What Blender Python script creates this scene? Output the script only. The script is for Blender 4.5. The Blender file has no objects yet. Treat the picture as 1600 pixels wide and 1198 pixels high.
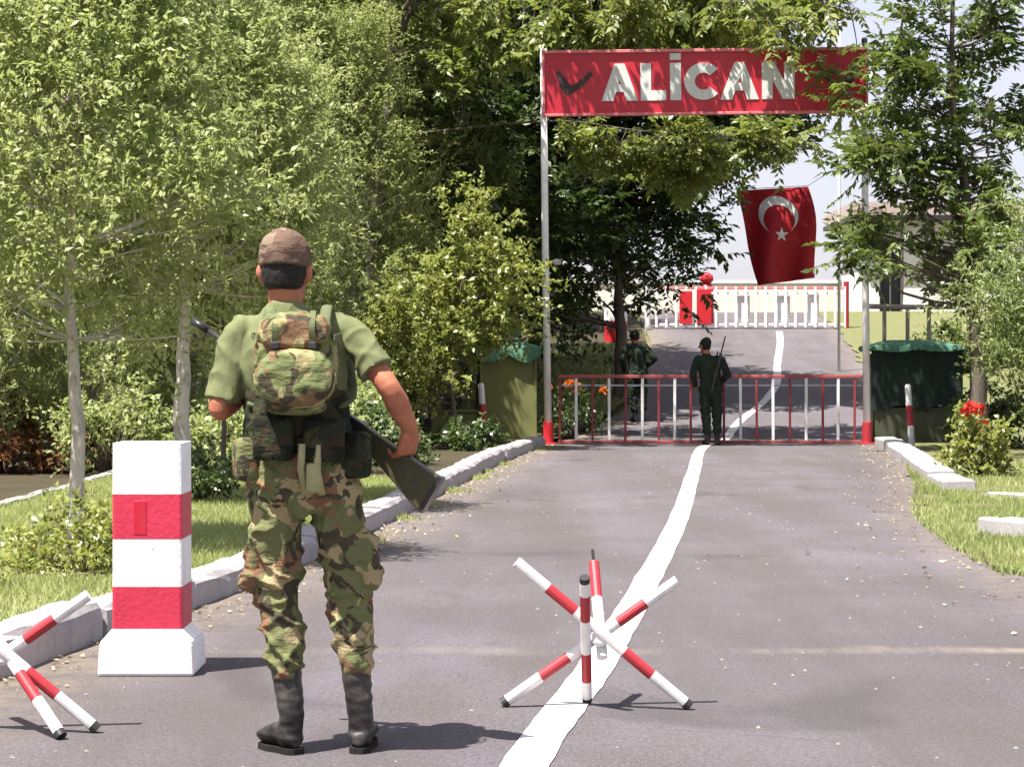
import bpy, bmesh, math, random
import numpy as np
from mathutils import Vector, Matrix, noise as mnoise

# ------------------------------------------------------------------ camera, sky, sun, exposure
scene = bpy.context.scene
COL = scene.collection
EYE, FPX, HOR = 1.346, 3600.0, 567.0          # eye height, focal length in px of the 1600 px wide photo, horizon row
cam_d = bpy.data.cameras.new('camera')
cam = bpy.data.objects.new('camera', cam_d); COL.objects.link(cam)
cam_d.sensor_width = 36.0; cam_d.lens = 36.0 * FPX / 1600.0
cam_d.clip_start = 0.1; cam_d.clip_end = 3000
cam.location = (0, 0, EYE)
cam.rotation_euler = (math.radians(90) - math.atan((599 - HOR) / FPX), 0, 0)
scene.camera = cam

SUN_EL = math.radians(66)
SUN_AZ = math.radians(229)                     # compass bearing of the sun, +Y = 0, clockwise
sdir = Vector((math.sin(SUN_AZ) * math.cos(SUN_EL), math.cos(SUN_AZ) * math.cos(SUN_EL), math.sin(SUN_EL)))
world = bpy.data.worlds.new('World'); scene.world = world; world.use_nodes = True
wn = world.node_tree
bg = wn.nodes['Background']
sky = wn.nodes.new('ShaderNodeTexSky'); sky.sky_type = 'NISHITA'; sky.sun_disc = False
sky.sun_elevation = SUN_EL; sky.sun_rotation = SUN_AZ
sky.air_density = 1.0; sky.dust_density = 2.0; sky.ozone_density = 1.0
bg.inputs[1].default_value = 0.072
pale = wn.nodes.new('ShaderNodeMix'); pale.data_type = 'RGBA'; pale.inputs[0].default_value = 0.62     # hazy summer sky: evenly whitened
pale.inputs[7].default_value = (4.7, 4.45, 5.1, 1)
wn.links.new(sky.outputs[0], pale.inputs[6]); wn.links.new(pale.outputs[2], bg.inputs[0])
scene.cycles.max_bounces = 6; scene.cycles.diffuse_bounces = 3; scene.cycles.glossy_bounces = 2; scene.cycles.transmission_bounces = 3
sl = bpy.data.lights.new('sun', 'SUN'); sl.energy = 5.0; sl.angle = math.radians(0.5); sl.color = (1.0, 0.955, 0.88)
so = bpy.data.objects.new('sun', sl); COL.objects.link(so)
so.rotation_euler = (-sdir).to_track_quat('-Z', 'Y').to_euler(); so.location = (-20, -10, 40)
scene.view_settings.view_transform = 'Standard'; scene.view_settings.look = 'None'
scene.view_settings.exposure = 1.5; scene.view_settings.gamma = 1.0
scene.view_settings.use_curve_mapping = False

# ------------------------------------------------------------------ helpers
R = np.random.default_rng(7)
random.seed(7)
def gz(y):                                     # height of the ground along the road
    y = np.asarray(y, float)
    t = np.clip((y - 40.0) / 21.0, 0, 1.25)
    s = np.where(t < 0.2, t * t * 2.5, 0.1 + (t - 0.2) * 1.0)
    return s * 2.44
def at(px, py, y):                             # pixel + distance -> world point
    return Vector(((px - 800) * y / FPX, y, EYE + (HOR - py) * y / FPX))
def gnd(px, py, z=0.0):                        # pixel on the level ground -> world point
    y = FPX * (EYE - z) / (py - HOR)
    return Vector(((px - 800) * y / FPX, y, z))

def link(name, me, parent=None, mats=(), smooth=False):
    o = bpy.data.objects.new(name, me); COL.objects.link(o)
    if parent: o.parent = parent
    if not isinstance(mats, (list, tuple)): mats = [mats]
    if len(me.materials) == 0:
        for m in mats: me.materials.append(m)
    if smooth: me.polygons.foreach_set('use_smooth', [True] * len(me.polygons))
    return o
def tag(o, label, cat, group=None):
    o['label'] = label; o['category'] = cat
    if group: o['group'] = group
    return o
def thing(name, label, cat, loc=(0, 0, 0), rz=0.0, group=None):
    o = bpy.data.objects.new(name, None); COL.objects.link(o)
    o.empty_display_size = 0.2
    o.location = loc; o.rotation_euler = (0, 0, rz)
    return tag(o, label, cat, group)
def struct(o):
    o['kind'] = 'structure'; return o
def stuff(o, label, cat):
    o['kind'] = 'stuff'; return tag(o, label, cat)
def pydata(name, v, f):
    me = bpy.data.meshes.new(name); me.from_pydata([tuple(p) for p in v], [], f); me.update(); return me
def bm_mesh(name, bm, sharp=None):
    me = bpy.data.meshes.new(name)
    bmesh.ops.recalc_face_normals(bm, faces=bm.faces)
    bm.to_mesh(me); bm.free(); return me
def add_box(bm, c, s, bev=0.0, rot=None, mat=0, seg=1):
    r = bmesh.ops.create_cube(bm, size=1.0); vs = r['verts']
    M = Matrix.Translation(Vector(c)) @ (rot.to_4x4() if rot is not None else Matrix()) @ Matrix.Diagonal((*s, 1))
    bmesh.ops.transform(bm, matrix=M, verts=vs)
    fs = list({f for v in vs for f in v.link_faces})
    for f in fs: f.material_index = mat
    if bev > 0:
        es = list({e for v in vs for e in v.link_edges})
        bmesh.ops.bevel(bm, geom=es, offset=bev, segments=seg, profile=0.5, affect='EDGES')
def frame(d):
    d = Vector(d).normalized()
    a = Vector((0, 0, 1)) if abs(d.z) < 0.9 else Vector((0, 1, 0))
    u = d.cross(a).normalized(); v = d.cross(u).normalized()
    return d, u, v
def ring_loft(bm, rings, mat=0):
    prev = None
    for k, rg in enumerate(rings):
        vs = [bm.verts.new(p) for p in rg]
        if prev:
            n = len(vs)
            for i in range(n):
                f = bm.faces.new((prev[i], prev[(i + 1) % n], vs[(i + 1) % n], vs[i])); f.material_index = mat if not callable(mat) else mat(k)
        else:
            f = bm.faces.new(vs[::-1]); f.material_index = mat if not callable(mat) else mat(0)
        prev = vs
    f = bm.faces.new(prev); f.material_index = mat if not callable(mat) else mat(len(rings) - 1)
def add_tube(bm, pts, rad, n=8, mat=0, caps=False, phase=0.0, squash=1.0):
    pts = [Vector(p) for p in pts]
    rad = [rad] * len(pts) if not isinstance(rad, (list, tuple)) else list(rad)
    if caps:                                   # rounded ends
        d0 = (pts[0] - pts[1]).normalized(); d1 = (pts[-1] - pts[-2]).normalized()
        r0, r1 = rad[0], rad[-1]
        pts = [pts[0] + d0 * r0 * 0.95, pts[0] + d0 * r0 * 0.7] + pts + [pts[-1] + d1 * r1 * 0.7, pts[-1] + d1 * r1 * 0.95]
        rad = [r0 * 0.3, r0 * 0.72] + rad + [r1 * 0.72, r1 * 0.3]
    u = None; rings = []
    for i, p in enumerate(pts):
        d = (pts[min(i + 1, len(pts) - 1)] - pts[max(i - 1, 0)]).normalized()
        if u is None: _, u, v = frame(d)
        else:
            u = (u - d * u.dot(d)).normalized(); v = d.cross(u).normalized()
        rings.append([p + (u * math.cos(phase + a) + v * math.sin(phase + a) * squash) * rad[i] for a in (2 * math.pi * k / n for k in range(n))])
    ring_loft(bm, rings, mat)
def spline(pts, n=6):
    P = [Vector(p) for p in pts]; out = []
    for i in range(len(P) - 1):
        a, b, c, d = P[max(i - 1, 0)], P[i], P[i + 1], P[min(i + 2, len(P) - 1)]
        for k in range(n):
            t = k / n
            out.append(0.5 * ((2 * b) + (c - a) * t + (2 * a - 5 * b + 4 * c - d) * t * t + (3 * b - a - 3 * c + d) * t ** 3))
    out.append(P[-1]); return out
def copy_tree(o, parent=None):
    c = o.copy(); COL.objects.link(c)
    if parent: c.parent = parent
    for ch in list(o.children): copy_tree(ch, c)
    return c

# ------------------------------------------------------------------ materials
class NT:
    def __init__(s, name):
        s.m = bpy.data.materials.new(name); s.m.use_nodes = True
        s.t = s.m.node_tree; s.b = s.t.nodes['Principled BSDF']; s.o = s.t.nodes['Material Output']
        s.tc = s.n('ShaderNodeTexCoord')
    def n(s, kind, **kw):
        x = s.t.nodes.new(kind)
        for k, v in kw.items(): setattr(x, k, v)
        return x
    def l(s, a, b): s.t.links.new(a, b)
    def vec(s, scale=(1, 1, 1), loc=(0, 0, 0), rot=(0, 0, 0), coord='Object'):
        mp = s.n('ShaderNodeMapping'); s.l(s.tc.outputs[coord], mp.inputs[0])
        mp.inputs['Scale'].default_value = scale; mp.inputs['Location'].default_value = loc; mp.inputs['Rotation'].default_value = rot
        return mp.outputs[0]
    def noise(s, scale, detail=4, rough=0.55, vec=None, dist=0.0):
        x = s.n('ShaderNodeTexNoise'); x.inputs['Scale'].default_value = scale; x.inputs['Detail'].default_value = detail
        x.inputs['Roughness'].default_value = rough; x.inputs['Distortion'].default_value = dist
        s.l(vec if vec is not None else s.tc.outputs['Object'], x.inputs['Vector']); return x.outputs['Fac']
    def ramp(s, fac, stops, interp='LINEAR'):
        x = s.n('ShaderNodeValToRGB'); x.color_ramp.interpolation = interp
        e = x.color_ramp.elements
        while len(e) < len(stops): e.new(0.5)
        for k, (p, c) in enumerate(stops):
            e[k].position = p; e[k].color = (*c, 1) if len(c) == 3 else c
        s.l(fac, x.inputs[0]); return x.outputs[0]
    def mix(s, fac, a, b, blend='MIX'):
        x = s.n('ShaderNodeMix', data_type='RGBA', blend_type=blend)
        for i, v in ((0, fac), (6, a), (7, b)):
            if hasattr(v, 'default_value') or hasattr(v, 'is_linked'): s.l(v, x.inputs[i])
            elif i == 0: x.inputs[0].default_value = v
            else: x.inputs[i].default_value = (*v, 1)
        return x.outputs[2]
    def math(s, op, a, b=None, c=None):
        x = s.n('ShaderNodeMath', operation=op)
        for i, v in enumerate((a, b, c)):
            if v is None: continue
            if hasattr(v, 'is_linked'): s.l(v, x.inputs[i])
            else: x.inputs[i].default_value = v
        return x.outputs[0]
    def bump(s, h, strength=0.3, dist=0.01):
        x = s.n('ShaderNodeBump'); x.inputs['Strength'].default_value = strength; x.inputs['Distance'].default_value = dist
        s.l(h, x.inputs['Height']); s.l(x.outputs[0], s.b.inputs['Normal'])
    def done(s, col=None, rough=0.6, spec=0.4, metal=0.0):
        if col is not None:
            if hasattr(col, 'is_linked'): s.l(col, s.b.inputs['Base Color'])
            else: s.b.inputs['Base Color'].default_value = (*col, 1)
        if hasattr(rough, 'is_linked'): s.l(rough, s.b.inputs['Roughness'])
        else: s.b.inputs['Roughness'].default_value = rough
        s.b.inputs['Specular IOR Level'].default_value = spec; s.b.inputs['Metallic'].default_value = metal
        return s.m
def mul(c, k): return tuple(min(1.0, x * k) for x in c)

def paint(name, c, rough=0.45, dirt=0.25, dirtc=(0.16, 0.13, 0.10), scale=6.0, chip=0.0, bump=0.15):
    t = NT(name)
    n1 = t.noise(scale, 6, 0.65); n2 = t.noise(scale * 9, 3, 0.6)
    col = t.mix(t.ramp(n1, [(0.3, (0, 0, 0)), (0.75, (1, 1, 1))]), mul(c, 0.86), mul(c, 1.06))
    d = t.math('MULTIPLY', t.ramp(t.noise(scale * 2.3, 8, 0.7, t.vec((1, 1, 0.35))), [(0.5, (0, 0, 0)), (0.8, (1, 1, 1))]), dirt)
    col = t.mix(d, col, dirtc)
    if chip > 0:
        k = t.ramp(t.noise(scale * 5, 5, 0.7), [(0.66, (0, 0, 0)), (0.7, (chip, chip, chip))])
        col = t.mix(k, col, (0.09, 0.05, 0.035))
    t.bump(n2, bump, 0.004)
    return t.done(col, rough, 0.4)
def fabric(name, c, var=0.25, scale=14):
    t = NT(name)
    n1 = t.noise(scale, 5, 0.6); n2 = t.noise(220, 2, 0.5); n3 = t.noise(14, 3, 0.5, t.vec((1, 1, 0.7), (0, 0, 0), (0.5, 0.4, 0)), 0.6)
    col = t.mix(t.ramp(n1, [(0.3, (0, 0, 0)), (0.7, (1, 1, 1))]), mul(c, 1 - var), mul(c, 1 + var))
    t.bump(t.math('ADD', t.math('MULTIPLY', n2, 0.12), n3), 0.5, 0.012)
    return t.done(col, 0.9, 0.12)
def camo(name, base, brown, dark, tan, scale=9.0, seed=0.0, st=(1, 1, 1.25)):
    t = NT(name)
    v = t.vec(st, (seed, seed * 1.7, seed * 0.6))
    vb = t.vec(st, (seed + 5.2, seed * 1.1 + 2, seed + 9))
    vc = t.vec(st, (seed + 13.1, seed + 7.7, seed - 4))
    a = t.ramp(t.noise(scale * 0.75, 2.0, 0.5, v, 0.9), [(0, (0, 0, 0)), (0.46, (1, 1, 1))], 'CONSTANT')
    b = t.ramp(t.noise(scale * 0.9, 2.0, 0.5, vb, 1.1), [(0, (0, 0, 0)), (0.545, (1, 1, 1))], 'CONSTANT')
    c = t.ramp(t.noise(scale * 1.15, 2.0, 0.5, vc, 1.5), [(0, (0, 0, 0)), (0.575, (1, 1, 1))], 'CONSTANT')
    col = t.mix(a, tan, base); col = t.mix(b, col, brown); col = t.mix(c, col, dark)
    col = t.mix(t.math('MULTIPLY', t.noise(40, 4, 0.6), 0.35), col, mul(tan, 0.9))
    t.bump(t.math('ADD', t.math('MULTIPLY', t.noise(240, 2), 0.1), t.noise(16, 4, 0.6, t.vec((1, 1, 2.6)))), 0.6, 0.02)
    return t.done(col, 0.92, 0.1)
def leaf_mat(name, stops, transl=0.35, rough=0.45, spec=0.35, tcol=None):
    t = NT(name)
    at_ = t.n('ShaderNodeAttribute', attribute_name='tint')
    col = t.ramp(at_.outputs['Fac'], stops)
    t.l(col, t.b.inputs['Base Color']); t.b.inputs['Roughness'].default_value = rough
    t.b.inputs['Specular IOR Level'].default_value = spec
    tr = t.n('ShaderNodeBsdfTranslucent')
    hs = t.mix(0.55, col, tcol or (0.20, 0.26, 0.03))
    t.l(hs, tr.inputs['Color'])
    mx = t.n('ShaderNodeMixShader'); mx.inputs[0].default_value = transl
    t.l(t.b.outputs[0], mx.inputs[1]); t.l(tr.outputs[0], mx.inputs[2]); t.l(mx.outputs[0], t.o.inputs['Surface'])
    return t.m
def bark(name, light, dark, patch=0.55, scale=5, vs=0.25):
    t = NT(name)
    n1 = t.noise(scale, 7, 0.7, t.vec((1, 1, vs))); n2 = t.noise(scale * 6, 5, 0.7, t.vec((1, 1, 0.3)))
    col = t.mix(t.ramp(n1, [(patch - 0.07, (0, 0, 0)), (patch + 0.1, (1, 1, 1))]), light, dark)
    col = t.mix(t.math('MULTIPLY', n2, 0.6), col, mul(dark, 1.2))
    t.bump(n2, 0.7, 0.02)
    return t.done(col, 0.9, 0.15)

def asphalt():
    t = NT('asphalt')
    big = t.noise(0.35, 5, 0.6); mid = t.noise(1.5, 7, 0.7, t.vec((1, 0.5, 1))); fine = t.noise(38, 6, 0.85); grit = t.noise(85, 4, 0.8)
    col = t.mix(t.ramp(big, [(0.3, (0, 0, 0)), (0.7, (1, 1, 1))]), (0.086, 0.075, 0.087), (0.148, 0.131, 0.151))
    col = t.mix(t.ramp(mid, [(0.44, (0, 0, 0)), (0.68, (0.85, 0.85, 0.85))]), col, (0.088, 0.077, 0.073))
    col = t.mix(t.ramp(fine, [(0.36, (0.8, 0.8, 0.8)), (0.56, (0, 0, 0))]), col, (0.042, 0.037, 0.041))
    col = t.mix(t.ramp(grit, [(0.54, (0, 0, 0)), (0.66, (0.85, 0.85, 0.85))]), col, (0.27, 0.245, 0.235))
    lane = t.ramp(t.noise(0.85, 5, 0.65, t.vec((1, 0.09, 1), (2.4, 0, 0))), [(0.42, (0, 0, 0)), (0.60, (1, 1, 1))])
    col = t.mix(t.math('MULTIPLY', lane, 0.55), col, (0.078, 0.066, 0.062))
    stain = t.ramp(t.noise(0.7, 3, 0.5, t.vec((1, 0.6, 1), (9.1, 4.0, 0)), 0.8), [(0.62, (0, 0, 0)), (0.70, (0.5, 0.5, 0.5))])
    col = t.mix(stain, col, (0.052, 0.046, 0.05))
    sx = t.n('ShaderNodeSeparateXYZ'); t.l(t.tc.outputs['Object'], sx.inputs[0])
    # coarse worn patch at the lower right, dust along the edges and along the old seam across the road
    wob = t.math('MULTIPLY', t.math('SUBTRACT', t.noise(0.9, 4, 0.6), 0.5), 0.55)
    dy = t.math('ABSOLUTE', t.math('SUBTRACT', t.math('ADD', sx.outputs[1], wob), 10.78))
    seam = t.ramp(dy, [(0.02, (1, 1, 1)), (0.16, (0, 0, 0))])
    sm = t.ramp(t.noise(1.1, 5, 0.7, t.vec((1, 0.1, 1), (3.3, 0, 0))), [(0.42, (0, 0, 0)), (0.62, (0.75, 0.75, 0.75))])
    right = t.ramp(t.math('MULTIPLY', sx.outputs[0], 0.3), [(0.05, (0.25, 0.25, 0.25)), (0.5, (1, 1, 1))])
    seam = t.mix(1.0, t.mix(1.0, seam, sm, 'MULTIPLY'), right, 'MULTIPLY')
    col = t.mix(seam, col, (0.34, 0.28, 0.22))
    ed = t.n('ShaderNodeAttribute', attribute_name='edge')
    en = t.math('MULTIPLY', ed.outputs['Fac'], t.ramp(t.noise(5, 7, 0.75), [(0.38, (0, 0, 0)), (0.62, (1, 1, 1))]))
    col = t.mix(t.math('MULTIPLY', en, 0.85), col, (0.22, 0.175, 0.125))
    # long thin cracks
    vo = t.n('ShaderNodeTexVoronoi', feature='DISTANCE_TO_EDGE'); vo.inputs['Scale'].default_value = 0.55
    ds = t.n('ShaderNodeVectorMath', operation='ADD'); nz = t.n('ShaderNodeTexNoise'); nz.inputs['Scale'].default_value = 1.5; nz.inputs['Detail'].default_value = 6
    t.l(t.tc.outputs['Object'], nz.inputs['Vector']); t.l(t.tc.outputs['Object'], ds.inputs[0]); t.l(nz.outputs['Color'], ds.inputs[1]); t.l(ds.outputs[0], vo.inputs['Vector'])
    ck = t.ramp(vo.outputs['Distance'], [(0.003, (0.8, 0.8, 0.8)), (0.010, (0, 0, 0))])
    col = t.mix(t.math('MULTIPLY', ck, t.ramp(big, [(0.55, (0, 0, 0)), (0.64, (0.7, 0.7, 0.7))])), col, (0.045, 0.04, 0.042))
    t.bump(t.math('ADD', fine, t.math('MULTIPLY', grit, 0.6)), 0.75, 0.012)
    return t.done(col, 0.82, 0.3)
def earth(name, a, b, c, scale=1.2):
    t = NT(name)
    n1 = t.noise(scale, 6, 0.65); n2 = t.noise(scale * 8, 6, 0.7); n3 = t.noise(90, 3, 0.7)
    col = t.mix(t.ramp(n1, [(0.35, (0, 0, 0)), (0.65, (1, 1, 1))]), a, b)
    col = t.mix(t.ramp(n2, [(0.5, (0, 0, 0)), (0.68, (0.9, 0.9, 0.9))]), col, c)
    t.bump(t.math('ADD', n2, n3), 0.8, 0.03)
    return t.done(col, 0.95, 0.1)

M = {}
M['asphalt'] = asphalt()
M['white'] = paint('white_paint', (0.80, 0.79, 0.77), 0.5, 0.22, (0.34, 0.29, 0.23))
M['whitewash'] = paint('whitewashed_concrete', (0.74, 0.73, 0.72), 0.85, 0.5, (0.26, 0.23, 0.20), 4.0, 0.0, 0.9)
M['red'] = paint('red_paint', (0.52, 0.020, 0.030), 0.42, 0.22, (0.24, 0.03, 0.03), 7.0, 0.0)
M['redworn'] = paint('worn_red_paint', (0.36, 0.025, 0.035), 0.5, 0.45, (0.12, 0.03, 0.03), 9.0, 0.7)
M['whiteworn'] = paint('worn_white_paint', (0.74, 0.73, 0.72), 0.5, 0.5, (0.30, 0.25, 0.20), 11.0, 0.9)
M['black'] = paint('black_steel', (0.022, 0.022, 0.024), 0.5, 0.2)
M['kerb'] = paint('limewashed_kerb', (0.33, 0.31, 0.315), 0.9, 0.8, (0.17, 0.15, 0.13), 5.0, 0.0, 1.0)
M['line'] = paint('road_line_paint', (0.62, 0.60, 0.58), 0.75, 0.8, (0.22, 0.19, 0.19), 7.0, 0.55, 0.8)
M['lawn'] = earth('lawn_soil', (0.22, 0.24, 0.10), (0.28, 0.29, 0.14), (0.33, 0.29, 0.19))
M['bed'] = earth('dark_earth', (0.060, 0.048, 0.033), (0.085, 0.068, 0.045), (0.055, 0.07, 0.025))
M['verge'] = earth('verge_soil', (0.16, 0.155, 0.075), (0.14, 0.165, 0.06), (0.25, 0.21, 0.14))
M['far'] = earth('dry_field', (0.17, 0.15, 0.08), (0.12, 0.13, 0.05), (0.22, 0.19, 0.12), 0.1)
M['leaf_poplar'] = leaf_mat('poplar_leaf', [(0.0, (0.14, 0.17, 0.055)), (0.45, (0.28, 0.325, 0.125)), (0.8, (0.39, 0.43, 0.20)), (1.0, (0.54, 0.57, 0.37))], 0.45, 0.5, 0.4, (0.42, 0.50, 0.12))
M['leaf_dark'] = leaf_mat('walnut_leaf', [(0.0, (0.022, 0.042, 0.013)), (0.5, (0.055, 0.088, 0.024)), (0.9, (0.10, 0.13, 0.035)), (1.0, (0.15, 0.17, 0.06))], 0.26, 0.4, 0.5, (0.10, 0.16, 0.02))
M['leaf_bright'] = leaf_mat('lit_walnut_leaf', [(0.0, (0.07, 0.11, 0.025)), (0.5, (0.17, 0.21, 0.05)), (1.0, (0.28, 0.30, 0.09))], 0.4, 0.4, 0.5, (0.34, 0.4, 0.05))  # brighter copy of the walnut leaf, sunlight put into its colour
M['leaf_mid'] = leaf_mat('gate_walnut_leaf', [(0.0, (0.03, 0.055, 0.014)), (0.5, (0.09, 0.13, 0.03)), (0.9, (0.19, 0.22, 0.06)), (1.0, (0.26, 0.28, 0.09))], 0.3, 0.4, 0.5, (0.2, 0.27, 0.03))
M['leaf_bush'] = leaf_mat('bush_leaf', [(0.0, (0.10, 0.13, 0.03)), (0.5, (0.22, 0.25, 0.06)), (0.92, (0.32, 0.33, 0.11)), (1.0, (0.35, 0.24, 0.09))], 0.4, 0.4, 0.5, (0.36, 0.4, 0.06))
M['leaf_fine'] = leaf_mat('willow_leaf', [(0.0, (0.10, 0.14, 0.04)), (0.6, (0.20, 0.24, 0.085)), (1.0, (0.29, 0.32, 0.14))], 0.36, 0.45, 0.4)
M['leaf_rust'] = leaf_mat('dry_leaf', [(0.0, (0.10, 0.045, 0.025)), (0.6, (0.22, 0.09, 0.045)), (1.0, (0.16, 0.14, 0.05))], 0.25, 0.6, 0.2, (0.3, 0.12, 0.04))
M['grass'] = leaf_mat('grass_blade', [(0.0, (0.18, 0.22, 0.08)), (0.55, (0.36, 0.40, 0.16)), (0.85, (0.46, 0.47, 0.23)), (1.0, (0.55, 0.48, 0.30))], 0.45, 0.5, 0.3)
M['petal'] = leaf_mat('red_petal', [(0.0, (0.55, 0.03, 0.03)), (1.0, (0.7, 0.09, 0.06))], 0.3, 0.5, 0.3, (0.6, 0.05, 0.04))
M['petal_o'] = leaf_mat('orange_petal', [(0.0, (0.6, 0.15, 0.03)), (1.0, (0.75, 0.28, 0.05))], 0.3, 0.5, 0.3, (0.6, 0.2, 0.04))
M['bark_pale'] = bark('pale_poplar_bark', (0.66, 0.61, 0.55), (0.16, 0.135, 0.115), 0.58, 7, 0.45)
M['bark_dark'] = bark('grey_brown_bark', (0.17, 0.145, 0.12), (0.06, 0.048, 0.038), 0.5, 6, 0.2)

# ------------------------------------------------------------------ setting: ground, road, kerbs
YL = [-15, 0, 8, 10, 13.5, 18.4, 29.7, 37.3, 41, 47, 57, 61, 75]
XL = [-3.0, -2.6, -2.36, -2.23, -1.60, -1.13, -0.28, 0.46, 1.1, 2.62, 3.55, 3.6, 3.7]
YR = [-15, 10, 14.1, 17.1, 20.8, 23.3, 30, 38, 47, 57, 61, 75]
XR = [3.3, 3.15, 3.12, 3.25, 3.62, 4.15, 5.2, 6.05, 7.6, 8.4, 8.6, 8.9]
def smooth_interp(y, ys, xs):
    y = np.asarray(y, float); return sum(np.interp(y + d, ys, xs) for d in (-1.5, -.75, 0, .75, 1.5)) / 5
def eL(y): return smooth_interp(y, YL, XL)
def eR(y): return smooth_interp(y, YR, XR)
def sheet(name, ys, xl, xr, z0, cols, mat, jl=0.0, jr=0.0, rough=0.0, edge=False, zfn=None):
    ys = np.asarray(ys, float); n = len(ys); v = []; e = []
    a = np.array([xl(y) for y in ys]) + R.normal(0, 1, n) * jl
    b = np.array([xr(y) for y in ys]) + R.normal(0, 1, n) * jr
    for i in range(n):
        for k in range(cols + 1):
            t = k / cols; x = a[i] * (1 - t) + b[i] * t
            z = float(gz(ys[i])) + z0 + (mnoise.noise(Vector((x * 0.9, ys[i] * 0.9, 3))) * rough if rough else 0)
            if zfn: z += zfn(x, ys[i])
            v.append((x, ys[i], z)); e.append(max(0.0, 1 - min(x - a[i], (b[i] - x)) / 0.75))
    f = [(i * (cols + 1) + k, i * (cols + 1) + k + 1, (i + 1) * (cols + 1) + k + 1, (i + 1) * (cols + 1) + k) for i in range(n - 1) for k in range(cols)]
    me = pydata(name, v, f)
    if edge:
        at_ = me.attributes.new('edge', 'FLOAT', 'POINT'); at_.data.foreach_set('value', np.array(e, 'f'))
    return struct(link(name, me, None, mat, True))
gy = np.concatenate([np.linspace(-60, 38, 30), np.linspace(40, 68, 57), np.linspace(72, 2500, 24)])
sheet('ground', gy, lambda y: -900.0, lambda y: 900.0, -0.06, 60, M['far'])
ry = np.arange(-12, 74, 0.5)
sheet('road', ry, lambda y: float(eL(y)) - 0.05, lambda y: float(eR(y)) + 0.25, 0.0, 28, M['asphalt'], edge=True)
LAWN_X = -4.3
def lawn_rise(x, y): return 0.05 * max(0, min(1, (-1.0 - x) / 3))
sheet('lawn', np.arange(-6, 25.01, 0.5), lambda y: LAWN_X, lambda y: float(eL(y)) - 0.17, 0.09, 14, M['lawn'], rough=0.03, zfn=lawn_rise)
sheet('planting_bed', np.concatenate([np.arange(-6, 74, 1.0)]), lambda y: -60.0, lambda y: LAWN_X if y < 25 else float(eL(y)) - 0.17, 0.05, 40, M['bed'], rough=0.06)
sheet('verge', np.arange(-6, 74, 0.5), lambda y: float(eR(y)) + 0.02, lambda y: 60.0, 0.025, 60, M['verge'], jl=0.07, rough=0.02)

# centre line
lp = [(-0.40, 2.0), (-0.16, 5.0), (0.043, 7.68), (0.37, 10.2), (0.82, 14.1), (1.44, 19.9), (2.2, 28), (3.0, 36.4), (3.67, 40), (4.25, 43.6), (5.15, 47), (5.75, 50), (6.1, 53), (6.75, 58), (7.05, 60.8)]
cl = spline([(x, y, 0) for x, y in lp], 14); v = []; f = []
for i, p in enumerate(cl):
    d = (cl[min(i + 1, len(cl) - 1)] - cl[max(i - 1, 0)]).normalized(); s = Vector((d.y, -d.x, 0))
    w = 0.083 + 0.007 * mnoise.noise(Vector((p.y * 0.8, 0, 0)))
    for k in (-1, -0.33, 0.33, 1):
        q = p + s * (k * (w + random.uniform(-0.004, 0.004))); v.append((q.x, q.y, float(gz(q.y)) + 0.005))
    if i:
        for k in range(3): f.append((4 * i - 4 + k, 4 * i - 3 + k, 4 * i + 1 + k, 4 * i + k))
struct(link('centre_line', pydata('centre_line', v, f), None, M['line'], True))

def kerb_run(name, pts, stone_len, w, h, z0=0.0, gap=0.03, jit=0.02, mat=None, sink=None):
    root = bpy.data.objects.new(name, None); COL.objects.link(root); struct(root)
    sp = spline([(x, y, 0) for x, y in pts], 30)
    L = [0.0]
    for a, b in zip(sp, sp[1:]): L.append(L[-1] + (b - a).length)
    def pos(s):
        i = min(max(int(np.searchsorted(L, s)) - 1, 0), len(sp) - 2); t = (s - L[i]) / max(1e-6, L[i + 1] - L[i]); return sp[i].lerp(sp[i + 1], t)
    s = 0.0; k = 0
    while s < L[-1] - 0.3:
        ln = min(stone_len * random.uniform(0.9, 1.15), L[-1] - s)
        a, b = pos(s + gap / 2), pos(s + ln - gap / 2); c = (a + b) / 2; d = (b - a)
        bm = bmesh.new()
        n = 7
        for i in range(n + 1): pass
        hh = h * random.uniform(0.9, 1.08) if sink is None else h * sink(c.y)
        rings = []
        for i in range(n + 1):
            x = (i / n - 0.5) * d.length
            e = 0.012 if i in (0, n) else 0.0
            j = lambda: random.uniform(-0.008, 0.008)
            prof = [(-w / 2 + e, -0.15), (w / 2 - e, -0.15), (w / 2 - e + j(), hh * 0.55 + j()), (w / 2 - e - 0.006 + j(), hh * 0.82 + j()), (w / 2 - 0.035 + j(), hh - e + j()), (0 + j(), hh - e + 0.004 + j()), (-w / 2 + 0.03 + j(), hh - e + j()), (-w / 2 + e + j(), hh * 0.85)]
            rings.append([Vector((x, p, q)) for p, q in prof])
        ring_loft(bm, rings)
        o = link('kerb_stone', bm_mesh('kerb_stone', bm), root, mat or M['kerb'])
        o.location = (c.x + random.uniform(-jit, jit) * 0.5, c.y, float(gz(c.y)) + z0 + random.uniform(-jit, jit) * 0.6)
        o.rotation_euler = (random.uniform(-0.03, 0.03), random.uniform(-0.012, 0.012), math.atan2(d.y, d.x) + random.uniform(-0.012, 0.012))
        s += ln; k += 1
    return root
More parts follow.
